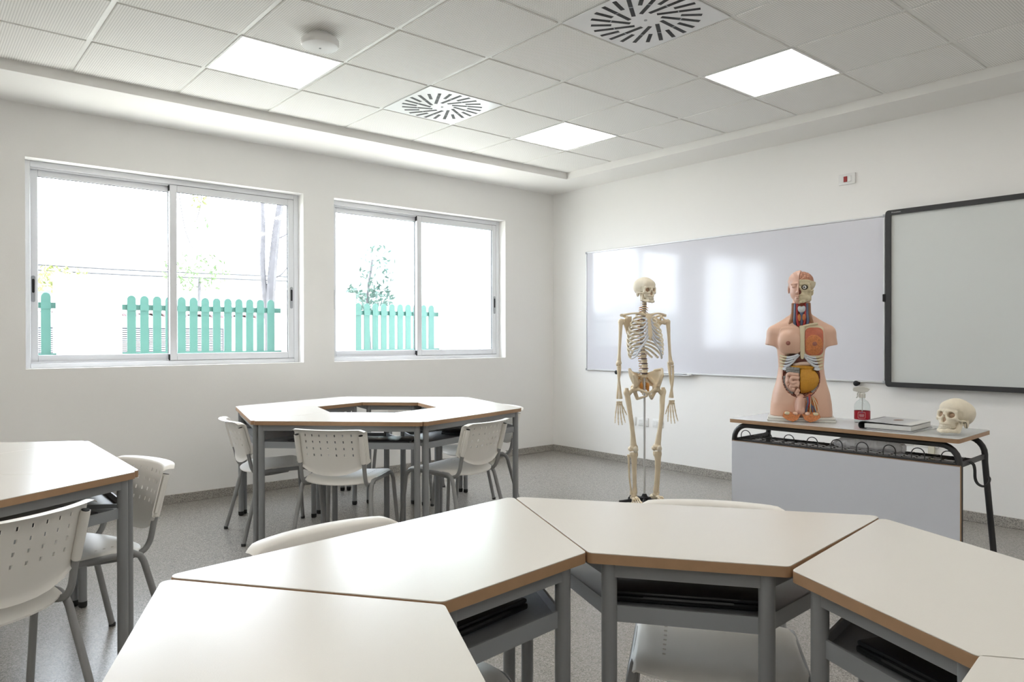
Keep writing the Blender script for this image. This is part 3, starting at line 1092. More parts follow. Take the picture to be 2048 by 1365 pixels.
def shell(us, vs_, solid, front, back):
    """perforated sheet: grid of cells, front/back position functions"""
    q = MB()
    nu, nv = len(us), len(vs_)
    F = [[front(u, v) for v in vs_] for u in us]
    B = [[back(u, v) for v in vs_] for u in us]
    idx = {}
    vv = []
    for i in range(nu):
        for j in range(nv):
            idx[(i, j, 0)] = len(vv)
            vv.append(F[i][j])
            idx[(i, j, 1)] = len(vv)
            vv.append(B[i][j])
    ff = []
    S = lambda i, j: 0 <= i < nu - 1 and 0 <= j < nv - 1 and solid(i, j)
    for i in range(nu - 1):
        for j in range(nv - 1):
            if not S(i, j):
                continue
            c = [(i, j), (i + 1, j), (i + 1, j + 1), (i, j + 1)]
            ff.append([idx[p + (0,)] for p in c])
            ff.append([idx[p + (1,)] for p in reversed(c)])
            for (a, b), (di, dj) in (((0, 1), (0, -1)), ((1, 2), (1, 0)), ((2, 3), (0, 1)), ((3, 0), (-1, 0))):
                if not S(i + di, j + dj):
                    ff.append([idx[c[b] + (0,)], idx[c[a] + (0,)], idx[c[a] + (1,)], idx[c[b] + (1,)]])
    q.add(vv, ff)
    return q


# ---- chair meshes (front of the chair = +Y)
def back_pos(th):
    def f(u, v):
        # u in metres across, v 0..1 bottom to straight part, 1..2 straight part to top
        w = abs(u) / 0.215
        zb = 0.462 + 0.075 * w ** 2.4
        zm, zt = 0.556, 0.737 - 0.014 * max(0, w - 0.86) ** 1.5 / 0.14 ** 1.5
        z = zb + (zm - zb) * v if v <= 1 else zm + (zt - zm) * (v - 1)
        y = -0.226 - 0.27 * (z - 0.46) + 0.055 * w ** 2.2
        if v < 0.35:
            y -= 0.010 * ((0.35 - v) / 0.35) ** 2          # lower lip rolls back
        if v > 1.88:                                        # top edge curls back into a rounded lip
            k = (v - 1.88) / 0.12
            y -= 0.038 * k * k
            z -= 0.012 * k * k * k
        return (u * (0.985 + 0.02 * (v < 1)), y - th, z)
    return f
cols = [-0.135 + 0.045 * k for k in range(7)]
rows = [1 + (z - 0.556) / 0.186 for z in (0.580, 0.618, 0.656, 0.694)]
us = sorted([-0.215, -0.205, -0.19, -0.17, -0.155, 0.155, 0.17, 0.19, 0.205, 0.215] + [c + s * 0.0042 for c in cols for s in (-1, 1)])
vv_ = sorted([0, 0.15, 0.3, 0.5, 0.75, 1.0, 1.88, 1.91, 1.94, 1.97, 2.0] + [r + s * 0.036 for r in rows for s in (-1, 1)])
hole = set()
for c in cols:
    for r in rows:
        i = min(range(len(us)), key=lambda k: abs(us[k] - (c - 0.0042)))
        j = min(range(len(vv_)), key=lambda k: abs(vv_[k] - (r - 0.036)))
        hole.add((i, j))
cm_back = shell(us, vv_, lambda i, j: (i, j) not in hole, back_pos(0.0), back_pos(0.0045)).mesh('backrest', M['chair_pl'], 50)

def seat_pos(th):
    def f(u, v):
        w = abs(u) / 0.205
        yr, yf = -0.205 + 0.075 * w ** 2.6, 0.215 - 0.030 * w ** 4
        y = yr + (yf - yr) * v
        z = 0.436 + 0.010 * w ** 2 - 0.004 * math.sin(v * PI)
        if v > 0.82:
            z -= 0.020 * ((v - 0.82) / 0.18) ** 2
        if v < 0.16:
            z -= 0.024 * ((0.16 - v) / 0.16) ** 1.6
            y -= 0.012 * ((0.16 - v) / 0.16)
        if w > 0.93:
            z -= 0.012 * (w - 0.93) / 0.07
        return (u, y, z - th)
    return f
scols = [-0.128, 0.128]
srows = [0.24 + 0.075 * k for k in range(8)]
us = sorted([-0.205, -0.2, -0.191, -0.16, -0.09, -0.05, 0, 0.05, 0.09, 0.16, 0.191, 0.2, 0.205] + [c + s * 0.004 for c in scols for s in (-1, 1)])
vv_ = sorted([0, 0.04, 0.08, 0.12, 0.16, 0.20, 0.82, 0.88, 0.94, 1.0] + [r + s * 0.012 for r in srows for s in (-1, 1)])
hole2 = set()
for c in scols:
    for r in srows:
        i = min(range(len(us)), key=lambda k: abs(us[k] - (c - 0.004)))
        j = min(range(len(vv_)), key=lambda k: abs(vv_[k] - (r - 0.012)))
        hole2.add((i, j))
cm_seat = shell(us, vv_, lambda i, j: (i, j) not in hole2, seat_pos(0.0), seat_pos(0.006)).mesh('seat', M['chair_pl'], 50)


def side_y(z):
    return -0.226 - 0.27 * (z - 0.46) + 0.055 * (0.186 / 0.215) ** 2.2 - 0.017
cm_sleeve, cm_plug, cm_side, cm_j = [], [], [], []
for s in (-1, 1):
    q = MB().tube([(s * 0.186, side_y(z), z) for z in (0.530, 0.534, 0.55, 0.60, 0.65, 0.688, 0.690)], [0.010, 0.0140, 0.0150, 0.0150, 0.0150, 0.0150, 0.0145], 14)
    q.bar((s * 0.192, side_y(0.55) + 0.010, 0.55), (s * 0.192, side_y(0.685) + 0.010, 0.685), 0.022, 0.010, (0, 1, 0))
    cm_sleeve.append(q.mesh('sleeve', M['chair_pl']))
    cm_plug.append(MB().tube([(s * 0.186, side_y(0.688), 0.688), (s * 0.186, side_y(0.692), 0.692)], 0.0118, 12).mesh('plug', M['rubber']))
    path = [(s * 0.232, 0.232, 0.004)] + [(s * 0.206, 0.200, 0.375)] + [(s * 0.203, 0.188, 0.402), (s * 0.201, 0.165, 0.418), (s * 0.2, 0.13, 0.421)] + \
           [(s * 0.2, 0.0, 0.421), (s * 0.2, -0.09, 0.421)] + [(s * 0.201, -0.128, 0.418), (s * 0.203, -0.155, 0.402), (s * 0.206, -0.168, 0.375)] + [(s * 0.238, -0.262, 0.004)]
    cm_side.append(MB().tube(path, 0.0122, 10).mesh('side_frame', M['chair_steel']))
    jp = spline([(s * 0.168, 0.02, 0.408), (s * 0.174, -0.10, 0.400), (s * 0.183, -0.168, 0.408), (s * 0.186, -0.200, 0.442), (s * 0.186, side_y(0.51), 0.51), (s * 0.186, side_y(0.60), 0.60)], 5)
    cm_j.append(MB().tube(jp, 0.0112, 10).mesh('back_upright', M['chair_steel']))
cm_cross = [MB().tube([(-0.2, y, z), (0.2, y, z)], 0.009, 8).mesh('crossbar', M['chair_steel']) for y, z in ((0.13, 0.409), (-0.09, 0.405))]
cm_cap = MB().lathe([(0.0135, 0), (0.0140, 0.010), (0.0128, 0.016)], 10).mesh('foot_cap', M['dgrey'])


def chair_proto():
    t = thing('school_chair', 'white chair', 'chair')
    b = link('backrest', cm_back, t)
    link('seat', cm_seat, t)
    for k, s in enumerate((-1, 1)):
        sl = link('sleeve', cm_sleeve[k], b)
        link('plug', cm_plug[k], b)
        sf = link('side_frame', cm_side[k], t)
        link('back_upright', cm_j[k], t)
        for x, y in ((s * 0.232, 0.232), (s * 0.238, -0.262)):
            link('foot_cap', cm_cap, sf, (x, y, 0))
    for c in cm_cross:
        link('crossbar', c, t)
    return t


_used = {}
def place(maker, key, label, x, y, rz, group):
    if key in _used:
        o = dup(_used[key])
    else:
        o = maker()
        _used[key] = o
    o.location = (x, y, 0)
    o.rotation_euler = (0, 0, rz)
    return tag(o, label, None, group)


def side_pose(c, mid_deg, dist, lat=0.0, rot=0.0):
    a = math.radians(mid_deg)
    n = (math.cos(a), math.sin(a))
    # lateral + is to the left seen by someone sitting there (local -x)
    return (c[0] + n[0] * dist + n[1] * lat, c[1] + n[1] * dist - n[0] * lat, a + PI / 2 + rot)


FAR, LEFT, NEAR = (1.337, -2.931), (2.384, -5.630), (5.000, -4.446)
AF, AL, AN = -74.56 + 30, 59.3 + 30, 156.2 + 30
APO = 0.866
tables = [
    # far group under the windows, starting with the side facing the camera
    (side_pose(FAR, AF, APO), 'white trapezoid table nearest the camera in the group under the windows', 'tables grouped in a hexagon under the windows'),
    (side_pose(FAR, AF + 60, APO), 'white trapezoid table on the whiteboard side of the group under the windows', 'tables grouped in a hexagon under the windows'),
    (side_pose(FAR, AF + 120, APO), 'white trapezoid table nearest the room corner in the group under the windows', 'tables grouped in a hexagon under the windows'),
    (side_pose(FAR, AF + 180, APO), 'white trapezoid table closest to the wall below the two windows', 'tables grouped in a hexagon under the windows'),
    (side_pose(FAR, AF + 240, APO), 'white trapezoid table below the window with the long fence view', 'tables grouped in a hexagon under the windows'),
    (side_pose(FAR, AF + 300, APO), 'white trapezoid table with the end-on chair in the group under the windows', 'tables grouped in a hexagon under the windows'),
    (side_pose(LEFT, AL - 60, APO), 'white trapezoid table with black laptop and perforated chair at the picture edge', 'tables of the group cut by the picture edge'),
    (side_pose(LEFT, AL, APO), 'white trapezoid table between the picture-edge seam and the wall-side chair', 'tables of the group cut by the picture edge'),
    (side_pose(LEFT, AL + 60, APO), 'white trapezoid table beyond the dark seam at the picture edge', 'tables of the group cut by the picture edge'),
    ((4.1250, -4.5335, 4.8156), 'white trapezoid table in front, with the window glare on its top', 'tables of the front group'),
    ((4.4830, -3.7425, 3.768), 'white trapezoid table in front, straight before the skeleton and teacher desk', 'tables of the front group'),
    ((5.352, -3.6664, 2.7364), 'white trapezoid table in front, reaching the picture edge below the teacher desk', 'tables of the front group'),
    ((4.6442, -5.2381, 5.8606), 'white trapezoid table filling the bottom of the picture', 'tables of the front group'),
    (side_pose((5.008, -4.450), AN - 180, APO), 'white trapezoid table at the very corner of the picture bottom', 'tables of the front group'),
]
for (x, y, rz), lab, grp in tables:
    place(table_proto, 'table', lab, x, y, rz, grp)

def on_table(k, lx, ly, rot, label):
    x, y, rz = tables[k][0]
    laptop(label, x + lx * math.cos(rz) - ly * math.sin(rz), y + lx * math.sin(rz) + ly * math.cos(rz), rz + rot)
on_table(0, 0.225, 0.17, 0.03, 'closed black laptop in the tray behind the end-on chair')
on_table(0, -0.145, 0.19, -0.03, 'closed black laptop peeking out beside the front chair under the windows')
on_table(1, 0.17, 0.19, 0.12, 'closed black laptop in the tray on the whiteboard side')
on_table(2, 0.05, 0.22, 0.0, 'closed black laptop in the tray nearest the room corner')
on_table(6, 0.20, 0.16, -0.04, 'closed black laptop in the tray of the picture-edge group')
on_table(9, 0.02, 0.27, 0.04, 'closed black laptop in the tray of the front table with window glare')
on_table(10, 0.0, 0.27, 0.03, 'closed black laptop in the tray of the front table facing the teacher desk')
on_table(11, -0.04, 0.30, 0.02, 'closed black laptop in the tray of the front table at the picture edge')

chairs = [
    (side_pose(FAR, AF, 0.735, -0.022, -0.10), 'white perforated chair with its back to the camera under the windows', 'chairs under the windows'),
    (side_pose(FAR, AF + 60, 0.72, 0.07, 0.0), 'white perforated chair angled on the whiteboard side of the window group', 'chairs under the windows'),
    (side_pose(FAR, AF + 120, 0.675, 0.10, 0.0), 'white chair mostly hidden behind the table nearest the room corner', 'chairs under the windows'),
    (side_pose(FAR, AF + 180, 0.74, 0.05, 0.0), 'white chair between the window group and the wall, seen only under the tables', 'chairs under the windows'),
    (side_pose(FAR, AF + 300, 0.665, -0.08, 0.13), 'white chair seen end-on at the tip of the window group', 'chairs under the windows'),
    (side_pose(LEFT, AL - 60, 0.72, 0.0, 0.0), 'large white perforated chair cut by the picture edge', 'chairs of the picture-edge group'),
    (side_pose(LEFT, AL, 0.70, 0.17, 0.26), 'white chair seen side-on between the picture-edge tables and the wall', 'chairs of the picture-edge group'),
    (side_pose(LEFT, AL + 60, 0.72, 0.0, 0.0), 'white chair peeping over the far picture-edge table', 'chairs of the picture-edge group'),
    (side_pose(NEAR, AN, 0.755, -0.03, 0.0), 'white chair whose back rises behind the front table with window glare', 'chairs of the front group'),
    (side_pose(NEAR, AN - 60, 0.735, 0.070, 0.0), 'white chair tucked under the front table facing the teacher desk', 'chairs of the front group'),
    (side_pose(NEAR, AN - 120, 0.66, 0.16, 0.0), 'white chair under the front table at the picture edge', 'chairs of the front group'),
]
for (x, y, rz), lab, grp in chairs:
    place(chair_proto, 'chair', lab, x, y, rz, grp)

# ================================================================== TEACHER DESK
M['desk_top'] = mat('desk_laminate', (0.60, 0.605, 0.60), 0.20, spec=0.55, var=0.04, vscale=40)
M['panel'] = mat('desk_panel_grey', (0.62, 0.635, 0.69), 0.35, bump=0.04, bscale=300)
M['black_steel'] = mat('black_steel', (0.022, 0.022, 0.024), 0.42)
DZ = 0.742
DESK = Vector((3.865, -1.41, 0))
DROT = math.radians(2.0)
desk = thing('teacher_desk', 'teacher desk with black tube frame, wire shelf and grey front panel', 'desk', DESK, DROT)
hx, hy = 0.603, 0.25
def rr2(hx, hy, r, n=4):
    out = []
    for cx, cy, a0 in ((hx - r, hy - r, 0), (-hx + r, hy - r, PI / 2), (-hx + r, -hy + r, PI), (hx - r, -hy + r, 3 * PI / 2)):
        for i in range(n + 1):
            a = a0 + PI / 2 * i / n
            out.append((cx + r * math.cos(a), cy + r * math.sin(a)))
    return out
MB().prism(rr2(hx, hy, 0.018), DZ - 0.002, DZ, 0.0006).build('desk_top', M['desk_top'], desk)
MB().prism(rr2(hx, hy, 0.018), DZ - 0.022, DZ - 0.002).build('edge_core', M['beech'], desk)
TRD = 0.0150
zt = DZ - 0.022 - TRD
for y in (-0.205, 0.195):
    lean = 0.0 if y < 0 else 0.03
    fl = 0.592 if y < 0 else 0.632
    left = [(-fl, y + lean, 0.012), (-0.592, y, 0.585)] + [(-0.592 + 0.085 - 0.085 * math.cos(a * PI / 12), y, zt - 0.085 + 0.085 * math.sin(a * PI / 12)) for a in range(0, 7)]
    right = [(-p[0], p[1], p[2]) for p in reversed(left)]
    MB().tube(left + right, TRD, 12, up=(0, 1, 0)).build('frame_loop', M['black_steel'], desk)
    for s in (-1, 1):
        MB().lathe([(0.017, 0), (0.018, 0.03)], 12, (s * fl, y + lean, 0)).build('foot_cap', M['rubber'], desk)
SZ = 0.611
for s in (-1, 1):
    MB().bar((s * 0.590, -0.205, SZ), (s * 0.590, 0.195, SZ), 0.010, 0.024).build('side_bar', M['black_steel'], desk)
sh = link('wire_shelf', None, desk, (0, 0, SZ))
MB().tube([(-0.585, -0.175, 0), (0.585, -0.175, 0)], 0.0085, 8).build('edge_rod', M['black_steel'], sh)
MB().tube([(-0.585, 0.0, 0.004), (0.585, 0.0, 0.004)], 0.0075, 8).build('edge_rod', M['black_steel'], sh)
wm = MB().tube([(-0.585, 0, 0), (0.585, 0, 0)], 0.0026, 5).mesh('long_wire', M['black_steel'])
for y in (-0.125, -0.080, -0.04):
    link('long_wire', wm, sh, (0, y, 0.004))
cw = MB().tube([(0, -0.175, 0), (0, 0.0, 0.002)], 0.0022, 5).mesh('cross_wire', M['black_steel'])
for k in range(20):
    link('cross_wire', cw, sh, (-0.56 + k * 1.12 / 19, 0, 0.009))
ap = [(-0.030, 0, 0)] + [(0.030 * math.cos(PI - a * PI / 10), 0, 0.030 + 0.030 * math.sin(a * PI / 10)) for a in range(11)] + [(0.030, 0, 0)]
am = MB().tube(ap, 0.0026, 6, up=(0, 1, 0)).mesh('wire_arch', M['black_steel'])
for k in range(9):
    link('wire_arch', am, sh, (-0.535 + k * 1.07 / 8, -0.175, 0.0))
hk = MB()
for dz, dy in ((0, 0), (0.0, 0.018)):
    hk.tube(spline([(0.50, 0.0 + dy, 0.006), (0.600, 0.0 + dy, 0.006), (0.636, 0.0 + dy, -0.004), (0.646, 0.0 + dy, -0.03), (0.648, 0.0 + dy, -0.075), (0.660, 0.0 + dy * 0.8, -0.100), (0.684, 0.0 + dy * 0.6, -0.108), (0.704, 0.0 + dy * 0.5, -0.092), (0.710, 0.004 + dy * 0.4, -0.070), (0.704, 0.006 + dy * 0.3, -0.058)], 5), 0.0045, 6)
hk.build('bag_hook', M['black_steel'], desk).location = (-0.030, -0.07, SZ)
MB().box(-0.592, -0.236, 0.10, 0.604, -0.222, 0.610, 0.0015, 1).build('front_panel', M['panel'], desk)
e = MB()
e.box(0.6035, -0.2355, 0.10, 0.6055, -0.2225, 0.612)
e.build('panel_edge', M['beech'], desk)
MB().box(-0.592, -0.2355, 0.612, 0.604, -0.2225, 0.6135).build('panel_edge', M['beech'], desk)

def on_desk(lx, ly, lz=0.0):
    c, s = math.cos(DROT), math.sin(DROT)
    return (DESK.x + lx * c - ly * s, DESK.y + lx * s + ly * c, DZ + lz)

# ================================================================== SKULL GEOMETRY (cm, facing -Y)
def skull_fn(X, Y, Z, sutures=False):
    ax = np.abs(X)
    f = sd_ell(X, Y, Z, (0, 1.6, 3.0), (7.0, 8.6, 6.8))
    f = smin(f, sd_ell(ax, Y, Z, (3.4, 4.6, 2.6), (3.8, 4.6, 4.8)), 2.0)
    f = smin(f, sd_ell(X, Y, Z, (0, 6.2, 0.2), (5.0, 4.2, 4.0)), 2.0)
    f = smin(f, sd_ell(X, Y, Z, (0, -4.6, 3.4), (5.4, 3.2, 3.8)), 1.6)
    face = sd_ell(X, Y, Z, (0, -4.8, -2.2), (4.9, 3.3, 4.6))
    f = smin(f, face, 1.2)
    f = smin(f, sd_cap(ax, Y, Z, (0.8, -7.4, 1.1), (4.6, -5.9, 1.0), 0.75, 0.7), 0.9)          # brow
    f = smin(f, sd_cap(ax, Y, Z, (4.9, -5.9, 0.9), (5.0, -5.4, -2.0), 0.65, 0.8), 0.5)         # outer orbit rim
    f = smin(f, sd_cap(ax, Y, Z, (4.6, -6.0, -2.4), (2.2, -7.2, -2.6), 0.8, 0.7), 0.6)         # lower rim / cheek
    f = smin(f, sd_cap(X, Y, Z, (0, -7.4, 0.6), (0, -8.7, -1.7), 0.55, 0.5), 0.5)              # nasal bones
    f = smin(f, sd_ell(X, Y, Z, (0, -6.2, -5.3), (2.95, 2.35, 1.55)), 0.8)                        # maxilla
    f = smin(f, sd_ell(ax, Y, Z, (5.4, 2.8, -3.6), (1.1, 1.5, 2.0)), 1.0)                      # mastoid
    f = smin(f, sd_cap(ax, Y, Z, (5.9, 0.9, -2.3), (6.6, -1.6, -2.5), 0.55, 0.5), 0.5)         # zygomatic arch
    f = smin(f, sd_cap(ax, Y, Z, (6.6, -1.6, -2.5), (5.2, -5.0, -2.9), 0.5, 0.9), 0.5)
    f = smin(f, sd_ell(ax, Y, Z, (2.4, -2.6, -5.0), (2.0, 3.2, 2.6)), 0.6)                     # inner mass behind the jaw
    # hollows
    f = smax(f, -sd_ell(ax, Y, Z, (3.05, -7.6, -0.75), (1.80, 4.2, 1.62), rotz=0.30), 0.35)
    f = smax(f, -sd_ell(X, Y, Z, (0, -8.4, -3.7), (1.2, 2.6, 1.6)), 0.25)
    f = smax(f, -sd_ell(X, Y, Z, (0, -8.5, -2.5), (0.65, 1.7, 1.5)), 0.25)
    f = smax(f, -sd_ell(ax, Y, Z, (6.1, -3.6, -0.4), (0.95, 1.9, 2.2)), 0.6)                   # temporal fossa
    f = smax(f, -sd_ell(ax, Y, Z, (5.3, -2.2, -5.0), (1.5, 2.4, 2.0)), 0.5)                    # below the arch
    f = smax(f, -sd_ell(X, Y, Z, (0, 1.0, -6.0), (2.6, 4.6, 2.0)), 0.8)                        # base of skull
    return f


def mandible_fn(X, Y, Z):
    ax = np.abs(X)
    f = sd_cap(ax, Y, Z, (0.0, -7.6, -9.6), (2.2, -6.9, -9.5), 0.95, 0.9)
    f = smin(f, sd_cap(ax, Y, Z, (0.0, -7.2, -9.0), (2.2, -6.4, -8.9), 0.8, 0.8), 0.7)
    f = smin(f, sd_cap(ax, Y, Z, (2.2, -6.8, -9.4), (4.7, -1.9, -8.4), 0.9, 0.85), 0.6)
    f = smin(f, sd_cap(ax, Y, Z, (2.2, -6.2, -8.8), (4.4, -2.6, -8.2), 0.7, 0.7), 0.6)
    f = smin(f, sd_cap(ax, Y, Z, (4.7, -1.6, -8.2), (5.2, -0.2, -3.4), 1.15, 0.6), 0.6)
    f = smin(f, sd_cap(ax, Y, Z, (4.7, -2.7, -7.8), (4.9, -2.2, -4.2), 1.0, 0.5), 0.5)
    f = smin(f, sd_ell(X, Y, Z, (0, -8.2, -10.0), (1.3, 0.8, 0.9)), 0.5)
    return f


def teeth_mb(upper, s=1.0, side=0):
    q = MB()
    widths = [0.42, 0.36, 0.40, 0.42, 0.44, 0.55, 0.55]
    for sg in (-1, 1):
        if side and sg != side:
            continue
        pos = 0.0
        for k, w in enumerate(widths):
            t = (pos + w)
            pos += 2 * w * 0.98
            a = t / 3.35
            rx, ry = (2.75, 3.9)
            x, y = rx * math.sin(a * 0.95), -5.0 - ry * math.cos(a * 0.95) + (0.45 if not upper else 0.10) + 0.35
            if upper:
                z0, z1 = -7.60, -6.40
            else:
                z0, z1 = -8.65, -7.72
            d = Vector((math.cos(a * 0.95) * rx, math.sin(a * 0.95) * ry, 0)).normalized()
            n = Vector((d.y, -d.x, 0))
            c = Vector((x * sg, y, (z0 + z1) / 2))
            dd, nn = Vector((d.x * sg, d.y, 0)), Vector((n.x * sg, n.y, 0))
            bm = bmesh.new()
            bmesh.ops.create_cube(bm, size=1.0)
            bmesh.ops.bevel(bm, geom=bm.edges[:], offset=0.16, segments=1, affect='EDGES')
            Rm = Matrix((dd, nn, Vector((0, 0, 1)))).transposed().to_4x4()
            q.bm(bm, Matrix.Translation(c) @ Rm @ Matrix.Diagonal((w * 1.9, 0.55, (z1 - z0) * 1.1, 1)))
    q.v = [(a * s, b * s, c * s) for a, b, c in q.v]
    return q


def bone_mat(name, color, rough=0.45, var=0.10):
    return mat(name, color, rough, spec=0.4, var=var, vscale=26, bump=0.12, bscale=180)
M['bone'] = bone_mat('bone_ivory', (0.74, 0.63, 0.46))
M['bone_pale'] = bone_mat('bone_pale', (0.78, 0.71, 0.575))
M['tooth'] = mat('tooth_enamel', (0.72, 0.66, 0.54), 0.3)
M['cart'] = mat('cartilage_blue_white', (0.66, 0.69, 0.75), 0.4)
M['disc'] = mat('disc_dark', (0.13, 0.10, 0.11), 0.5)
M['nerve'] = mat('nerve_orange', (0.62, 0.28, 0.07), 0.45)
M['chrome'] = mat('pole_chrome', (0.62, 0.63, 0.64), 0.3, 0.25)
M['orbit'] = mat('socket_brown', (0.40, 0.27, 0.18), 0.6)

SK = 0.0092
sk_cr = sdf_mb(skull_fn, (-7.9, -10.2, -8.2), (7.9, 11.2, 10.4), 0.26, SK)
sk_md = sdf_mb(mandible_fn, (-6.6, -9.8, -11.6), (6.6, 1.2, -2.2), 0.26, SK)
me_cran = sk_cr.mesh('cranium', M['bone_pale'], 70)
me_mand = sk_md.mesh('mandible', M['bone_pale'], 70)
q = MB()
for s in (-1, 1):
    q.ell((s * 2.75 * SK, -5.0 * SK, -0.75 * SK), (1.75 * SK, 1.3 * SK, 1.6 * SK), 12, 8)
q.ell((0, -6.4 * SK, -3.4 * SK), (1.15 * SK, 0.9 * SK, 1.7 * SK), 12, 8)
me_sock = q.mesh('socket_darkening', M['orbit'])  # added brown ellipsoids that darken the orbits and the nose hollow
me_tu = teeth_mb(True, SK).mesh('upper_teeth', M['tooth'])
me_tl = teeth_mb(False, SK).mesh('lower_teeth', M['tooth'])

# skull lying on the desk
sp = on_desk(0.535, -0.085)
t = thing('skull_model', 'ivory human skull model with lower jaw lying on the desk end', 'skull', (sp[0], sp[1], DZ + 0.0915), 0)
t.rotation_euler = (math.radians(-15), 0, math.radians(-16))
for nm, me in (('cranium', me_cran), ('mandible', me_mand), ('upper_teeth', me_tu), ('lower_teeth', me_tl), ('socket_darkening', me_sock)):
    link(nm, me, t)
for s in (-1, 1):
    # jaw springs
    MB().tube(spline([(s * 5.6 * SK, -0.6 * SK, -3.6 * SK), (s * 6.6 * SK, 0.6 * SK, -3.0 * SK), (s * 6.4 * SK, 2.2 * SK, -5.6 * SK)], 5), 0.0013, 5).build('jaw_spring', M['black'], t)

# ================================================================== SKELETON ON STAND
SKL = (2.374, -1.350, 0)
skel = thing('skeleton_model', 'life-size ivory human skeleton model hanging on a chrome pole stand', 'skeleton', SKL, math.radians(62))

def tube_part(name, pts, rad, m, parent=None, n=9, sub=5, flat=1.0):
    p = spline(pts, sub)
    r = lerp_list(rad, sub)
    return MB().tube(p, r, n, flat=flat).build(name, m, parent if parent is not None else skel)

sk = link('skull', me_cran, skel, (0.0, -0.005, 1.564), (0, 0, math.radians(14)))
link('mandible', me_mand, sk)
link('upper_teeth', me_tu, sk)
link('lower_teeth', me_tl, sk)
link('socket_darkening', me_sock, sk)

def vertebra_mesh(r, h, sp_len, tr_len, nm):
    q = MB().lathe([(r * 0.80, -h / 2), (r, -h / 2 + h * 0.12), (r * 0.84, 0), (r, h / 2 - h * 0.12), (r * 0.80, h / 2)], 14)
    q.tube(spline([(0, r * 0.8, 0), (0, r + sp_len * 0.5, -h * 0.2), (0, r + sp_len, -h * 0.75)], 3), [h * 0.26] * 3 + [h * 0.22] * 3 + [h * 0.2], 6)
    for s in (-1, 1):
        q.tube([(s * r * 0.5, r * 0.8, 0.0), (s * (r * 0.6 + tr_len * 0.6), r * 1.1, 0.0), (s * (r * 0.6 + tr_len), r * 1.25, 0.002)], [h * 0.2, h * 0.18, h * 0.14], 6)
    return q.mesh(nm, M['bone'])
def vpos(i):
    """spine curve: i 0..23 from C1 down to L5"""
    if i < 7:
        t = i / 6
        return (0, 0.020 + 0.012 * t - 0.010 * math.sin(t * PI), 1.500 - 0.095 * t)
    if i < 19:
        t = (i - 7) / 11
        return (0, 0.034 + 0.035 * math.sin(t * PI * 0.95) , 1.388 - 0.270 * t)
    t = (i - 19) / 4
    return (0, 0.034 - 0.022 * math.sin(t * PI * 0.8), 1.086 - 0.140 * t)
vm = [vertebra_mesh(0.0165, 0.0128, 0.018, 0.014, 'vertebra'), vertebra_mesh(0.0155, 0.0200, 0.026, 0.016, 'vertebra'), vertebra_mesh(0.0215, 0.0270, 0.028, 0.022, 'vertebra')]
dm = [MB().lathe([(r * 0.96, -0.0035), (r * 1.02, 0), (r * 0.96, 0.0035)], 14).mesh('disc', M['disc']) for r in (0.0165, 0.0155, 0.0215)]
nm_ = MB().tube([(0.010, 0.016, 0), (0.026, 0.018, -0.003), (0.036, 0.014, -0.008)], [0.0035, 0.003, 0.002], 6).mesh('nerve', M['nerve'])
nm2 = MB().tube([(-0.010, 0.016, 0), (-0.026, 0.018, -0.003), (-0.036, 0.014, -0.008)], [0.0035, 0.003, 0.002], 6).mesh('nerve', M['nerve'])
for i in range(24):
    p = vpos(i)
    k = 0 if i < 7 else 1 if i < 19 else 2
    v = link('vertebra', vm[k], skel, p)
    if i < 23:
        p2 = vpos(i + 1)
        d = link('disc', dm[k], v, (0, (p2[1] - p[1]) / 2, (p2[2] - p[2]) / 2))
    if i >= 3:
        link('nerve', nm_, v, (0, 0, -0.012))
        link('nerve', nm2, v, (0, 0, -0.012))

# ribs
STZ = [1.372, 1.352, 1.328, 1.303, 1.278, 1.254, 1.236]
AW = [0.056, 0.078, 0.096, 0.108, 0.116, 0.121, 0.124, 0.124, 0.121, 0.115, 0.098, 0.072]
DR = [0.030, 0.044, 0.057, 0.068, 0.077, 0.084, 0.091, 0.096, 0.099, 0.098, 0.070, 0.045]
TE = [150, 148, 146, 143, 140, 136, 131, 126, 120, 112, 84, 60]
YF = [-0.035, -0.052, -0.064, -0.072, -0.078, -0.082, -0.084, -0.083, -0.080, -0.072, -0.045, -0.02]
for s in (-1, 1):
    for i in range(12):
        v = vpos(7 + i)
        pts = []
        te = math.radians(TE[i])
        yb, yf = v[1] + 0.022, YF[i]
        yc, b = (yb + yf) / 2, (yb - yf) / 2
        n = 14
        for k in range(n + 1):
            a = te * k / n
            pts.append((s * (0.014 + (AW[i] - 0.006) * math.sin(a)) if a < PI / 2 else s * (AW[i] + 0.008) * math.sin(a), yc + b * math.cos(a), v[2] + 0.004 - DR[i] * (1 - math.cos(a * PI / te * 0.9)) / 1.95))
        MB().tube(pts, [0.0058] * (n + 1), 7, flat=1.4, up=(0, 0, 1)).build('rib', M['bone_pale'], skel)
        e = Vector(pts[-1])
        if i < 7:
            tg = Vector((s * (0.014 - 0.001 * i), -0.064 - 0.004 * i, STZ[i]))
            mid = (e + tg) / 2 + Vector((0, -0.008, -0.010 - 0.006 * max(0, i - 3)))
            MB().tube(spline([e, mid, tg], 5), 0.0050, 7, flat=1.3, up=(0, 0, 1)).build('costal_cartilage', M['cart'], skel)
        elif i < 10:
            tg = Vector((s * (0.024 + 0.017 * (i - 6)), -0.085, 1.208 - 0.024 * (i - 6)))
            mid = (e + tg) / 2 + Vector((0, -0.006, -0.012))
            MB().tube(spline([e, mid, tg, tg + Vector((-s * 0.012, 0.001, 0.016))], 5), 0.0052, 7, flat=1.3, up=(0, 0, 1)).build('costal_cartilage', M['cart'], skel)
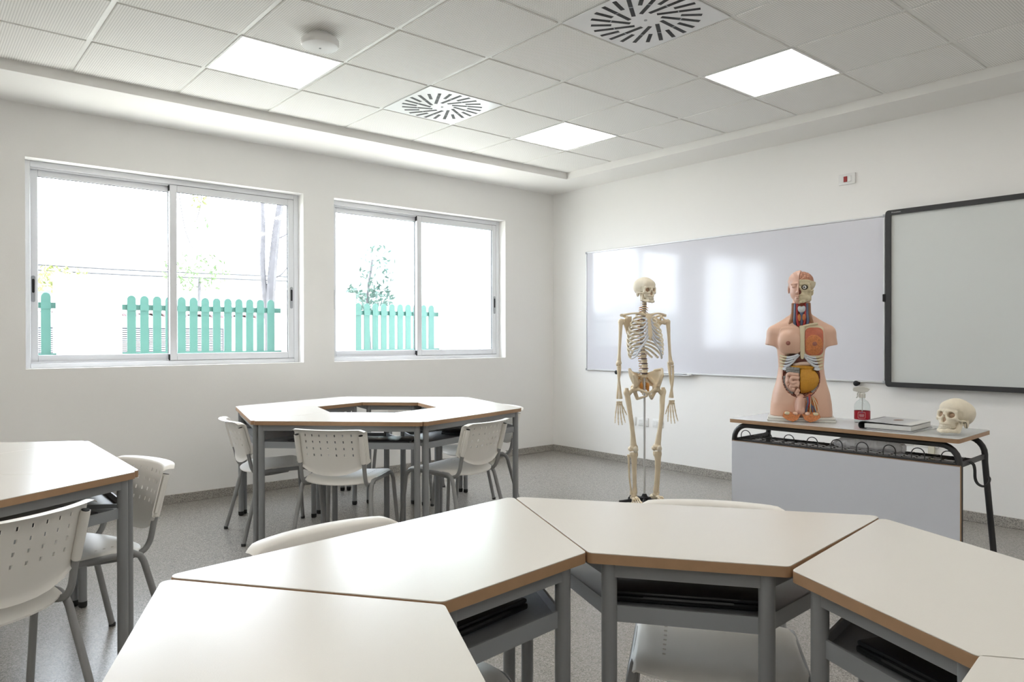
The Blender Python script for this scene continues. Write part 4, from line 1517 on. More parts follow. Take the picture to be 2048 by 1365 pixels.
q = MB().tube(spline([(0, -0.058, 1.386), (0, -0.064, 1.366), (0, -0.070, 1.340), (0, -0.080, 1.290), (0, -0.088, 1.240), (0, -0.090, 1.216), (0, -0.088, 1.196)], 4),
              lerp_list([0.020, 0.023, 0.013, 0.015, 0.017, 0.008, 0.003], 4), 10, flat=0.42, up=(0, 1, 0))
q.build('sternum', M['bone'], skel)

for s in (-1, 1):
    tube_part('clavicle', [(s * 0.014, -0.055, 1.380), (s * 0.06, -0.055, 1.392), (s * 0.11, -0.018, 1.392), (s * 0.158, 0.018, 1.382)], [0.0095, 0.0065, 0.0065, 0.009], M['bone'])
    # scapula: curved blade with spine and acromion
    q = MB()
    A = [Vector((s * 0.068, 0.098, 1.375)), Vector((s * 0.062, 0.112, 1.325)), Vector((s * 0.086, 0.112, 1.225)), Vector((s * 0.112, 0.086, 1.265)), Vector((s * 0.146, 0.044, 1.318)), Vector((s * 0.140, 0.048, 1.350)), Vector((s * 0.105, 0.075, 1.372))]
    th = Vector((s * 0.002, 0.004, 0))
    cc = sum(A, Vector()) / len(A) + Vector((0, -0.006, 0))
    n = len(A)
    q.add([a + th for a in A] + [a - th for a in A] + [cc + th, cc - th],
          [(k, (k + 1) % n, 2 * n) for k in range(n)] + [(n + (k + 1) % n, n + k, 2 * n + 1) for k in range(n)] + [(k, n + k, n + (k + 1) % n, (k + 1) % n) for k in range(n)])
    sc = q.build('scapula', M['bone'], skel)
    tube_part('acromion', [(s * 0.068, 0.110, 1.345), (s * 0.105, 0.098, 1.365), (s * 0.145, 0.066, 1.382), (s * 0.170, 0.030, 1.380)], [0.005, 0.008, 0.010, 0.011], M['bone'], sc)
    tube_part('coracoid', [(s * 0.135, 0.050, 1.350), (s * 0.130, 0.015, 1.368), (s * 0.142, -0.005, 1.352)], [0.008, 0.008, 0.006], M['bone'], sc)
    tube_part('glenoid', [(s * 0.130, 0.055, 1.334), (s * 0.150, 0.040, 1.332)], [0.009, 0.016], M['bone'], sc, sub=3)
    # arm
    q = MB().tube(spline([(s * 0.172, 0.020, 1.352), (s * 0.178, 0.018, 1.335), (s * 0.182, 0.014, 1.300), (s * 0.186, 0.012, 1.220), (s * 0.192, 0.012, 1.120), (s * 0.195, 0.010, 1.065), (s * 0.197, 0.008, 1.040), (s * 0.197, 0.006, 1.024)], 4),
                  lerp_list([0.012, 0.022, 0.015, 0.0115, 0.0105, 0.014, 0.021, 0.013], 4), 10)
    q.ell((s * 0.160, 0.026, 1.334), (0.019, 0.020, 0.021))
    q.ell((s * 0.188 + s * 0.022, 0.006, 1.032), (0.011, 0.011, 0.012), 10, 8)
    q.build('humerus', M['bone'], skel)
    tube_part('ulna', [(s * 0.190, 0.022, 1.045), (s * 0.190, 0.014, 1.010), (s * 0.196, 0.010, 0.930), (s * 0.206, 0.006, 0.850), (s * 0.212, 0.004, 0.786)], [0.0115, 0.013, 0.0088, 0.0072, 0.0078], M['bone'])
    tube_part('radius', [(s * 0.206, -0.006, 1.018), (s * 0.208, -0.006, 1.000), (s * 0.206, -0.012, 0.930), (s * 0.196, -0.012, 0.850), (s * 0.190, -0.008, 0.788)], [0.012, 0.0088, 0.0088, 0.0092, 0.0145], M['bone'])
    # hand
    hd = link('hand', None, skel, (s * 0.200, -0.004, 0.768), (0, 0, 0))
    rnd = random.Random(7)
    q = MB()
    for k in range(8):
        q.ell(((k % 4 - 1.5) * 0.0105, rnd.uniform(-0.003, 0.003), -0.004 - 0.012 * (k // 4)), (0.0068, 0.0070, 0.0070), 8, 6)
    q.build('carpus', M['bone'], hd)
    for k in range(5):
        fx = (-1.5 + k) * 0.0115 if k < 4 else -0.022
        if k < 4:
            L = [0.062, 0.040, 0.024, 0.018] if k in (1, 2) else [0.058, 0.036, 0.021, 0.016]
            sp_ = (-1.5 + k) * 0.11
        else:
            L = [0.040, 0.030, 0.022]
            sp_ = -0.42
        x0, z0 = (fx, -0.020) if k < 4 else (-0.016, -0.012)
        pts, rad = [], []
        x, y, z = x0, 0.0, z0
        for j, l in enumerate(L):
            dx, dz = math.sin(sp_) * l, -math.cos(sp_) * l
            bend = -0.05 - 0.12 * j
            for tt, rr in ((0.0, 0.0068), (0.25, 0.0047), (0.7, 0.0045), (0.95, 0.0066)):
                pts.append((x + dx * tt, y + bend * l * tt, z + dz * tt))
                rad.append(rr * (1 - 0.10 * j))
            x, y, z = x + dx, y + bend * l, z + dz
        o = MB().tube([(-s * p[0] * -1 if False else p[0] * s, p[1], p[2]) for p in pts], rad, 6).build('finger', M['bone'], hd)
    # leg
    q = MB().tube(spline([(s * 0.138, 0.010, 0.862), (s * 0.140, 0.008, 0.830), (s * 0.132, 0.004, 0.790), (s * 0.120, -0.012, 0.680), (s * 0.104, -0.012, 0.560), (s * 0.094, -0.004, 0.470), (s * 0.090, 0.000, 0.440), (s * 0.090, 0.002, 0.414)], 4),
                  lerp_list([0.013, 0.022, 0.020, 0.0168, 0.0162, 0.022, 0.031, 0.025], 4), 11)
    q.tube([(s * 0.130, 0.006, 0.815), (s * 0.106, 0.0, 0.838), (s * 0.090, -0.004, 0.850)], [0.017, 0.014, 0.015], 9)
    q.ell((s * 0.086, -0.006, 0.853), (0.023, 0.023, 0.023))
    for e_ in (-1, 1):
        q.ell((s * 0.090 + e_ * 0.019, 0.012, 0.426), (0.017, 0.026, 0.019), 10, 8)
    q.build('femur', M['bone'], skel)
    q = MB().ell((s * 0.090, -0.040, 0.428), (0.020, 0.010, 0.023), 12, 8)
    q.build('patella', M['bone_pale'], skel)
    q = MB().tube(spline([(s * 0.090, 0.0, 0.404), (s * 0.090, -0.002, 0.386), (s * 0.089, -0.008, 0.345), (s * 0.086, -0.006, 0.250), (s * 0.082, 0.0, 0.170), (s * 0.080, 0.004, 0.125), (s * 0.080, 0.004, 0.106)], 4),
                  lerp_list([0.031, 0.032, 0.020, 0.0158, 0.0145, 0.019, 0.017], 4), 10)
    q.build('tibia', M['bone'], skel)
    tube_part('fibula', [(s * 0.122, 0.018, 0.385), (s * 0.120, 0.018, 0.340), (s * 0.114, 0.020, 0.220), (s * 0.104, 0.016, 0.135), (s * 0.103, 0.012, 0.098)], [0.011, 0.0065, 0.006, 0.007, 0.011], M['bone'])
    # foot
    ft = link('foot', None, skel, (s * 0.085, 0.0, 0.058), (0, 0, s * math.radians(12)))
    q = MB().ell((0, 0.012, 0.032), (0.022, 0.028, 0.020), 10, 8)
    q.tube([(0, 0.068, 0.004), (0, 0.055, 0.008), (0.0, 0.02, 0.018), (0, -0.01, 0.026)], [0.016, 0.022, 0.020, 0.018], 9)
    q.ell((s * 0.012, -0.040, 0.018), (0.013, 0.026, 0.014), 9, 7)
    q.ell((-s * 0.010, -0.038, 0.024), (0.016, 0.026, 0.014), 9, 7)
    q.build('tarsus', M['bone'], ft)
    for k in range(5):
        x0 = (-0.022 + 0.011 * k) * s
        ln = [0.068, 0.070, 0.066, 0.062, 0.058][k]
        pts, rad, y, z = [], [], -0.052 + 0.003 * k, 0.022 - 0.003 * k
        dirx = (-0.08 + 0.09 * k) * s
        for j, l in enumerate([ln, 0.026, 0.016]):
            for tt, rr in ((0.0, 0.0075), (0.25, 0.0048), (0.7, 0.0046), (0.95, 0.0066)):
                pts.append((x0 + dirx * (-(y + 0.05) + l * tt) , y - l * tt, max(0.004, z - 0.018 * (j + tt) / 2.0)))
                rad.append(rr * (1.25 if k == 0 else 0.85))
            y -= l
        MB().tube(pts, rad, 6).build('toe_ray', M['bone'], ft)

def pelvis_fn(X, Y, Z):
    ax = np.abs(X)
    sh_ = np.abs(sd_ell(X, Y, Z, (0, -1.5, 18), (13.2, 9.0, 18.5))) - 0.45
    crest = Z - (16.6 - 0.10 * (Y - 0.5) ** 2 - 0.010 * np.maximum(0, 9 - ax) ** 2)
    w = np.maximum(sh_, crest)
    w = np.maximum(w, 3.0 - Z)
    w = np.maximum(w, (-6.4 + 0.0 * Z) - Y)
    w = np.maximum(w, 7.6 - ax - 0.9 * np.maximum(0, Y + 1.0))
    rim = sd_cap(ax, Y, Z, (11.6, -6.2, 11.6), (12.6, -1.5, 16.0), 0.7, 0.8)
    rim = smin(rim, sd_cap(ax, Y, Z, (12.6, -1.5, 16.0), (9.5, 4.6, 15.0), 0.8, 0.7), 0.5)
    f = smin(w, rim, 0.6)
    f = smin(f, sd_cap(ax, Y, Z, (11.6, -6.2, 11.6), (9.0, -4.0, 4.0), 0.75, 1.6), 0.8)
    f = smin(f, sd_cap(ax, Y, Z, (9.0, -1.6, 3.0), (5.0, 4.8, 9.0), 1.6, 1.3), 1.2)
    f = smin(f, sd_ell(ax, Y, Z, (8.8, -0.6, 1.6), (3.0, 3.1, 3.2)), 1.0)
    f = smin(f, sd_cap(ax, Y, Z, (7.6, -2.6, 1.6), (1.2, -6.4, -1.2), 1.15, 0.95), 0.7)
    f = smin(f, sd_cap(ax, Y, Z, (0.9, -6.4, -1.0), (1.1, -6.0, -3.4), 1.0, 0.85), 0.6)
    f = smin(f, sd_cap(ax, Y, Z, (8.0, 0.6, -0.6), (5.8, 1.4, -5.6), 1.5, 1.4), 0.8)
    f = smin(f, sd_cap(ax, Y, Z, (5.6, 1.0, -6.2), (1.4, -5.6, -3.8), 0.95, 0.75), 0.6)
    f = smax(f, -sd_ell(ax, Y, Z, (11.8, -0.9, 1.4), (2.4, 2.4, 2.4)), 0.4)
    return f
sdf_mb(pelvis_fn, (-14.2, -8, -8.4), (14.2, 7.5, 18.2), 0.36, 0.0096).build('pelvis', M['bone'], skel, 70).location = (0, 0.006, 0.842)
def sacrum_fn(X, Y, Z):
    w = np.clip((Z + 3) / 12, 0, 1)
    f = sd_ell(X, Y, Z, (0, 5.2, 5.0), (4.8, 1.8, 5.0))
    f = smin(f, sd_cap(X, Y, Z, (0, 6.2, 2.5), (0, 4.4, -3.0), 1.7, 0.7), 1.5)
    f = smin(f, sd_ell(X, Y, Z, (0, 3.6, 9.0), (2.6, 2.0, 1.6)), 1.0)
    for k in range(4):
        f = smax(f, -sd_ell(np.abs(X), Y, Z, (1.9 - 0.18 * k, 3.9 + 0.5 * k, 7.4 - 2.0 * k), (0.45, 1.4, 0.4)), 0.2)
    return f
sdf_mb(sacrum_fn, (-5.6, 1.0, -4.4), (5.6, 8.6, 11.0), 0.32, 0.0096).build('sacrum', M['bone'], skel, 70).location = (0, 0.006, 0.842)
for s in (-1, 1):
    q = MB()
    for k in range(4):
        q.tube(spline([(s * 0.010, 0.046, 0.905 - 0.016 * k), (s * 0.022, 0.024, 0.888 - 0.014 * k), (s * 0.030, 0.006, 0.865 - 0.012 * k)], 4), [0.004] * 5 + [0.0045] * 4, 6)
    q.ell((s * 0.024, 0.016, 0.872), (0.012, 0.016, 0.026), 10, 8)
    q.build('sacral_nerve', M['nerve'], skel)
# stand
MB().tube([(0, 0.018, 0.06), (0, 0.018, 0.93)], 0.0080, 12).build('stand_pole', M['chrome'], skel)
st = MB().lathe([(0.020, 0.045), (0.034, 0.050), (0.036, 0.075), (0.022, 0.082), (0.014, 0.100)], 16, (0, 0.018, 0)).build('stand_hub', M['black'], skel)
for k in range(5):
    a = 2 * PI * k / 5 + 0.5
    d = Vector((math.cos(a), math.sin(a), 0))
    c = Vector((0, 0.018, 0))
    o = MB().tube([c + d * 0.02 + Vector((0, 0, 0.062)), c + d * 0.12 + Vector((0, 0, 0.052)), c + d * 0.185 + Vector((0, 0, 0.046))], [0.013, 0.011, 0.010], 8).build('stand_leg', M['black'], skel)
    w = c + d * 0.185
    pd = Vector((-d.y, d.x, 0))
    MB().tube([w - pd * 0.010 + Vector((0, 0, 0.021)), w + pd * 0.010 + Vector((0, 0, 0.021))], 0.021, 14).build('caster', M['rubber'], o)

# ================================================================== TORSO MODEL
M['skin'] = mat('model_skin', (0.70, 0.45, 0.335), 0.38, spec=0.45, var=0.05, vscale=6)
M['skin_face'] = mat('model_skin_face', (0.70, 0.44, 0.345), 0.36, spec=0.45, var=0.05, vscale=10)
M['areola'] = mat('model_areola', (0.33, 0.12, 0.09), 0.45)
M['muscle'] = mat('muscle_red', (0.50, 0.13, 0.07), 0.42, var=0.25, vscale=40, bump=0.3, bscale=90)
M['gland'] = mat('gland_orange', (0.60, 0.21, 0.07), 0.45, var=0.45, vscale=120, bump=0.6, bscale=140)
M['artery'] = mat('artery_red', (0.42, 0.03, 0.03), 0.35)
M['vein'] = mat('vein_blue', (0.10, 0.13, 0.22), 0.35)
M['neck_brown'] = mat('neck_muscle_brown', (0.30, 0.13, 0.06), 0.45, var=0.2, vscale=30)
M['larynx'] = mat('larynx_white', (0.62, 0.66, 0.70), 0.35)
M['cream'] = mat('cream_bone', (0.66, 0.58, 0.40), 0.42)
M['liver'] = mat('liver_brown', (0.12, 0.035, 0.025), 0.35)
M['stomach'] = mat('stomach_pale', (0.66, 0.50, 0.42), 0.4)
M['omentum'] = mat('omentum_yellow', (0.58, 0.28, 0.025), 0.42, var=0.12, vscale=60, bump=0.5, bscale=120)
M['gut'] = mat('intestine_pink', (0.68, 0.43, 0.33), 0.38, var=0.08, vscale=50)
M['colon'] = mat('colon_grey', (0.22, 0.22, 0.21), 0.42, var=0.15, vscale=50)
M['cavity'] = mat('cavity_maroon', (0.20, 0.06, 0.045), 0.5)
M['brain'] = mat('brain_salmon', (0.52, 0.24, 0.15), 0.45, var=0.25, vscale=110, bump=0.9, bscale=110)
M['eye'] = mat('eye_white', (0.75, 0.74, 0.72), 0.2)
M['white_base'] = mat('model_base_white', (0.72, 0.71, 0.68), 0.4)
M['skull_half'] = mat('half_skull_cream', (0.66, 0.58, 0.40), 0.42, var=0.06, vscale=30)

TPOS = (3.592, -1.440, DZ)
torso = thing('torso_model', 'human anatomy torso model with half skull face and open organs on white base', 'anatomical model', TPOS, math.radians(29))
C = 0.01
MB().box(-0.182, -0.105, 0.0, 0.182, 0.115, 0.012, 0.003, 2).build('base_board', M['white_base'], torso)
MB().box(-0.178, -0.100, 0.0125, 0.178, 0.110, 0.024, 0.003, 2).build('base_board', M['white_base'], torso)

BZ = np.array([2.0, 5, 10, 16, 21, 26, 31, 36, 41, 46, 50, 53, 55.5, 57.5, 59.5])
BW = np.array([16.8, 16.8, 16.4, 15.4, 13.9, 12.8, 12.2, 12.5, 13.0, 13.8, 14.4, 14.2, 11.8, 8.6, 6.4])
BD = np.array([8.6, 9.4, 10.0, 9.8, 9.3, 9.0, 9.2, 9.8, 10.2, 10.0, 9.2, 8.0, 6.6, 5.8, 5.4])
def hull_fn(X, Y, Z):
    w, d = np.interp(Z, BZ, BW), np.interp(Z, BZ, BD)
    e = 2.4
    r = (np.abs(X / w) ** e + np.abs((Y - 0.6) / d) ** e) ** (1 / e)
    f = (r - 1) * np.minimum(w, d) * 0.85
    f = np.maximum(f, np.maximum(2.4 - Z, Z - 58.8))
    return f
def body_fn(X, Y, Z):
    ax = np.abs(X)
    f = hull_fn(X, Y, Z)
    # shoulders with short arm stumps, cut at a slant
    arm = sd_cap(ax, Y, Z, (8.8, 0.8, 52.6), (13.9, 0.8, 50.4), 3.8, 4.4)
    arm = smin(arm, sd_cap(ax, Y, Z, (14.0, 0.8, 50.2), (15.8, 0.8, 40.0), 4.5, 4.3), 1.5)
    cut = (43.0 + 0.16 * (ax - 16)) - Z
    arm = smax(arm, cut, 0.25)
    f = smin(f, arm, 2.2)
    f = smin(f, sd_cap(ax, Y, Z, (3.0, 2.4, 60.0), (11.0, 1.6, 53.6), 2.6, 3.0), 2.0)      # trapezius slope
    f = smin(f, sd_cap(X, Y, Z, (0, 1.6, 55), (0.3, 1.4, 69), 5.6, 4.7), 1.6)                # neck
    f = smin(f, sd_ell(X, Y, Z, (-6.3, -7.3, 45.0), (6.0, 4.3, 6.2)), 1.6)                 # breast on the skin side
    f = smin(f, sd_ell(X, Y, Z, (6.3, -6.2, 45.5), (5.8, 4.0, 6.4)), 1.8)
    # thigh division
    f = smax(f, -sd_ell(X, Y, Z, (0, -9.5, 0), (1.8, 5.0, 13.0)), 1.2)
    # abdominal opening and front of neck
    f = smax(f, -sd_ell(X, Y, Z, (0, -9.8, 26.0), (10.6, 9.4, 12.2)), 0.5)
    f = smax(f, -sd_ell(X, Y, Z, (0, -8.5, 33.5), (10.8, 6.5, 6.5)), 0.5)
    f = smax(f, -sd_ell(X, Y, Z, (0.3, -5.6, 60.5), (5.4, 5.0, 7.2)), 0.4)
    # groin window on one side
    f = smax(f, -sd_ell(X, Y, Z, (5.2, -10.5, 9.0), (5.0, 3.0, 8.2), roty=0.12), 0.4)
    f = smax(f, -sd_ell(X, Y, Z, (-1.2, -11.0, 9.0), (3.4, 3.0, 6.5)), 0.6)
    return f
sdf_mb(body_fn, (-23.6, -13.5, 1.6), (23.6, 11.0, 70.5), 0.52, C).build('skin_body', M['skin'], torso, 60)

def surf_y(x, z, extra=0.0):
    """front surface of the closed trunk at x, z"""
    w, d = float(np.interp(z, BZ, BW)), float(np.interp(z, BZ, BD))
    t = max(0.0, 1 - abs(x / w) ** 2.4)
    return 0.6 - d * t ** (1 / 2.4) - extra

# cavity lining
sdf_mb(lambda X, Y, Z: smax(np.abs(sd_ell(X, Y, Z, (0, -9.8, 26.0), (10.9, 9.5, 12.5))) - 0.30, -(hull_fn(X, Y, Z) * -1 + 0.0) * 1.0 - 0.10, 0.1), (-11.6, -11, 12.8), (11.6, 0.5, 39.2), 0.5, C).build('cavity_wall', M['cavity'], torso, 60)

# chest panels lying on the trunk
def chest_fn(x0, x1, z0, z1, off, extra=None):
    def fn(X, Y, Z):
        f = hull_fn(X, Y, Z)
        f = smin(f, sd_ell(X, Y, Z, (-6.3, -7.3, 45.0), (6.0, 4.3, 6.2)), 1.6)
        f = smin(f, sd_ell(X, Y, Z, (6.3, -6.2, 45.5), (5.8, 4.0, 6.4)), 1.8)
        f = f - off
        rr = 3.0
        qx = np.abs(X - (x0 + x1) / 2) - (x1 - x0) / 2 + rr
        qz = np.abs(Z - (z0 + z1) / 2) - (z1 - z0) / 2 + rr
        o = np.sqrt(np.maximum(qx, 0) ** 2 + np.maximum(qz, 0) ** 2) + np.minimum(np.maximum(qx, qz), 0) - rr
        return np.maximum(np.maximum(f, o), Y + 2.5)
    return fn
sdf_mb(chest_fn(-11.6, 0.2, 38.6, 54.0, 0.35), (-12.4, -13.5, 37), (1, -1.5, 55), 0.40, C).build('breast_plate', M['skin'], torso, 60)
sdf_mb(chest_fn(0.4, 12.0, 36.6, 54.6, 0.22), (-0.4, -13.0, 36), (12.8, -1.5, 55.4), 0.42, C).build('chest_rim', M['cream'], torso, 60)
sdf_mb(chest_fn(1.9, 11.7, 37.6, 53.4, 0.50), (1, -13.0, 37), (12.6, -1.5, 55), 0.40, C).build('chest_muscle', M['muscle'], torso, 60)
sdf_mb(lambda X, Y, Z: smax(chest_fn(2.2, 11.4, 38.0, 50.0, 0.62)(X, Y, Z), sd_ell(X, Y, Z, (6.6, -8, 43.6), (4.9, 9, 6.0)), 0.3), (1.4, -13.2, 37), (12.2, -1.5, 51), 0.38, C).build('mammary_gland', M['gland'], torso, 60)
def areola(x, z, y):
    q = MB().ell((x * C, y * C, z * C), (0.0125, 0.0035, 0.0125), 14, 8)
    q.ell((x * C, (y - 0.3) * C, z * C), (0.0045, 0.0045, 0.0045), 10, 8)
    return q
areola(-6.9, 44.6, -11.85).build('areola', M['areola'], torso)
areola(7.0, 44.2, -10.8).build('areola', M['areola'], torso)
q = MB().tube(spline([(0.6 * C, (surf_y(0, z) - 0.7) * C, z * C) for z in (54.2, 52, 48, 44, 40, 37.0, 35.6)], 3), lerp_list([0.016, 0.013, 0.012, 0.012, 0.011, 0.010, 0.006], 3), 9, flat=0.5, up=(0, 1, 0))
q.build('sternum', M['cream'], torso)
# clavicle strip on the opened side
q = MB().tube(spline([(1.2 * C, (surf_y(1, 54) - 0.4) * C, 54.0 * C), (4.6 * C, (surf_y(4.6, 54.6) - 0.4) * C, 54.9 * C), (8.6 * C, (surf_y(8.6, 54.6) - 0.6) * C, 55.6 * C)], 4), 0.0075, 8)
q.build('clavicle', M['cream'], torso)

# lower ribs and costal cartilage on both sides
for s in (-1, 1):
    for k in range(5):
        pts = []
        z_in, z_out = 38.2 - 1.45 * k - 0.15 * k * k, 37.4 - 1.75 * k
        x_in, x_out = 1.4 + 1.35 * k, 11.2
        for j in range(9):
            t = j / 8
            x = x_in + (x_out - x_in) * t
            z = z_in + (z_out - z_in) * t - 1.3 * math.sin(t * PI) * (1 - 0.12 * k) + 1.2 * t * 0
            pts.append((s * x * C, (surf_y(x, z) + 0.1) * C, z * C))
        MB().tube(pts[:6], [0.0062] * 6, 8).build('costal_cartilage', M['cart'], torso)
        MB().tube(pts[5:], [0.0064] * 4, 8).build('rib', M['cream'], torso)
    # cartilage arch
    arch = [(s * x * C, (surf_y(x, z) + 0.25) * C, z * C) for x, z in ((1.0, 38.0), (2.4, 36.2), (4.0, 34.2), (6.0, 32.2), (8.2, 30.6), (10.4, 29.6))]
    MB().tube(spline(arch, 4), 0.0058, 8).build('costal_arch', M['cart'], torso)

# organs
sdf_mb(lambda X, Y, Z: smin(sd_ell(X, Y, Z, (-1.6, -4.6, 35.6), (6.2, 4.6, 2.9)), sd_ell(X, Y, Z, (2.2, -5.0, 35.0), (4.4, 3.8, 2.0)), 1.0), (-8.5, -10, 31.5), (7.4, 0.6, 39.2), 0.5, C).build('liver', M['liver'], torso, 60)
sdf_mb(lambda X, Y, Z: smin(sd_ell(X, Y, Z, (1.8, -5.4, 33.0), (4.6, 3.6, 1.8)), sd_ell(X, Y, Z, (-2.2, -5.6, 32.2), (2.6, 2.8, 1.2)), 1.0), (-5.6, -9.8, 30), (7.2, -1.2, 35.4), 0.45, C).build('stomach', M['stomach'], torso, 60)
sdf_mb(lambda X, Y, Z: np.maximum(smin(sd_ell(X, Y, Z, (0.6, -5.2, 23.6), (9.0, 5.6, 7.8)), sd_ell(X, Y, Z, (0, -5.2, 30.8), (7.4, 4.4, 1.3)), 0.6), -0.55 - X + np.where(Z > 29.9, -6.0, 0.0)), (-8.2, -11.4, 15.2), (10.4, 1.0, 33), 0.42, C).build('greater_omentum', M['omentum'], torso, 60)
def colon_tube(pts, r, n=28):
    P_ = spline(pts, 10)
    rad = [r * (1 + 0.16 * abs(math.sin(i * 0.62))) for i in range(len(P_))]
    return MB().tube([(p[0] * C, p[1] * C, p[2] * C) for p in P_], [x * C for x in rad], 10)
colon_tube([(-8.4, -4.8, 25.5), (-8.8, -5.2, 22.0), (-8.2, -5.8, 19.0), (-6.4, -6.2, 16.8), (-4.2, -6.4, 15.8)], 1.35).build('colon', M['colon'], torso)
colon_tube([(8.9, -4.6, 24.0), (8.8, -5.2, 21.0), (7.6, -5.8, 18.2), (5.6, -6.2, 16.4)], 1.25).build('colon', M['colon'], torso)
colon_tube([(-8.4, -5.2, 29.4), (-6.4, -7.4, 29.9), (-3.6, -8.6, 29.6), (-0.8, -9.0, 29.4)], 1.2).build('colon', M['colon'], torso)
colon_tube([(-7.4, -6.6, 28.3), (-5.4, -8.2, 28.6), (-3.2, -9.0, 28.2), (-0.8, -9.3, 27.9)], 0.9).build('colon', M['colon'], torso)
loops = [[(-1.0, 26.6), (-3.6, 26.8), (-6.2, 27.0), (-7.2, 25.6), (-6.6, 23.6), (-7.4, 21.8), (-6.4, 20.4)],
         [(-0.9, 24.4), (-2.6, 24.9), (-4.6, 24.8), (-5.4, 23.2), (-4.4, 21.8), (-2.6, 22.4), (-1.0, 22.6)],
         [(-1.0, 20.6), (-2.6, 20.8), (-3.8, 20.2), (-5.2, 20.4), (-5.0, 18.8), (-3.2, 18.2)],
         [(-0.9, 18.4), (-1.8, 17.6), (-2.4, 16.2), (-1.0, 15.6)],
         [(-2.4, 23.2), (-1.6, 21.8), (-0.8, 21.6)]]
for lp in loops:
    pts = [(x, -10.3 + 0.055 * (x + 1) ** 2 + 0.035 * (z - 23) ** 2, z) for x, z in lp]
    P_ = spline(pts, 7)
    rr = [1.12] * len(P_)
    rr[0] = rr[-1] = 0.6
    MB().tube([(p[0] * C, p[1] * C, p[2] * C) for p in P_], [r * C for r in rr], 10).build('intestine_loop', M['gut'], torso)
sdf_mb(lambda X, Y, Z: np.maximum(sd_ell(X, Y, Z, (-3.8, -4.6, 22.4), (5.2, 4.8, 7.4)), X - 0.3), (-9.6, -10, 14.5), (1, 0.8, 30.4), 0.5, C).build('intestine_mass', M['gut'], torso, 60)

# pelvic insert: block of the groin with vessels and muscle sections
sdf_mb(lambda X, Y, Z: smin(sd_ell(X, Y, Z, (-0.6, -7.2, 9.0), (3.4, 3.2, 7.0)), smin(sd_cap(X, Y, Z, (-0.6, -9.6, 13.0), (-0.9, -11.2, 7.0), 1.35, 1.25), sd_ell(X, Y, Z, (-0.3, -9.8, 6.0), (2.4, 1.7, 2.2)), 0.6), 0.9), (-4.6, -13.4, 1.8), (3.6, -3.4, 16.6), 0.42, C).build('pelvic_insert', M['skin_face'], torso, 60)
sdf_mb(lambda X, Y, Z: sd_ell(X, Y, Z, (5.4, -7.0, 9.0), (4.6, 1.8, 7.6), roty=0.12), (0, -9.2, 0.8), (10.6, -4.8, 17.2), 0.45, C).build('groin_muscle', M['gland'], torso, 60)
for k, (mname, nm, pts, r) in enumerate((
        ('artery', 'artery', [(4.2, -9.0, 15.4), (4.4, -9.6, 13.4), (4.0, -9.7, 11.0), (3.4, -9.6, 8.4)], 0.55),
        ('vein', 'vein', [(3.2, -9.2, 14.0), (3.6, -9.8, 11.4), (3.0, -9.8, 8.4), (2.4, -9.4, 5.4)], 0.55),
        ('vein', 'vein', [(5.0, -9.4, 10.2), (5.8, -9.4, 7.2), (6.2, -9.0, 4.2)], 0.42),
        ('vein', 'vein', [(6.0, -9.0, 9.2), (7.4, -8.6, 6.4), (8.4, -8.2, 3.8)], 0.34),
        ('cream', 'nerve', [(5.6, -9.0, 14.6), (7.0, -9.0, 10.0), (8.0, -8.4, 5.0)], 0.26),
        ('cream', 'nerve', [(6.4, -8.6, 14.0), (8.2, -8.4, 10.0), (9.4, -7.6, 5.0)], 0.26),
        ('cream', 'nerve', [(5.0, -9.4, 14.0), (4.8, -9.8, 9.0), (4.6, -9.4, 4.0)], 0.24))):
    MB().tube([(p[0] * C, p[1] * C, p[2] * C) for p in spline(pts, 5)], r * C, 7).build(nm, M[mname], torso)
# cut muscle leaves in front of the base
for s in (-1, 1):
    q = MB()
    A = [(0.4, -12.2, 4.6), (2.6, -13.2, 3.6), (5.8, -13.4, 5.2), (9.2, -12.6, 5.6), (10.0, -13.4, 3.0), (7.4, -14.2, 1.2), (4.4, -14.4, 0.3), (1.8, -13.6, 1.6)]
    Bk = [(0.3, -10.0, 4.0), (2.6, -9.6, 4.2), (5.8, -9.2, 5.6), (9.0, -9.4, 5.6), (9.4, -10.0, 3.0), (7.0, -10.8, 0.8), (4.4, -11.0, 0.2), (1.6, -11.0, 1.4)]
    n = len(A)
    ca = tuple(sum(p[i] for p in A) / n + (0, -0.5, 0.2)[i] for i in range(3))
    vv = [(s * p[0] * C, p[1] * C, p[2] * C) for p in A + Bk] + [(s * ca[0] * C, ca[1] * C, ca[2] * C)]
    ff = [(k, (k + 1) % n, 2 * n) for k in range(n)] + [(k, n + k, n + (k + 1) % n, (k + 1) % n) for k in range(n)] + [tuple(range(n, 2 * n))]
    if s < 0:
        ff = [f[::-1] for f in ff]
    q.add(vv, ff)
    q.build('muscle_leaf', M['gland'], torso)
    MB().ell((s * 0.074, -0.127, 0.049), (0.016, 0.012, 0.010), 12, 8).build('bone_section', M['cream'], torso)
    MB().ell((s * 0.032, -0.118, 0.047), (0.014, 0.016, 0.012), 12, 8).build('flesh_fold', M['skin'], torso)

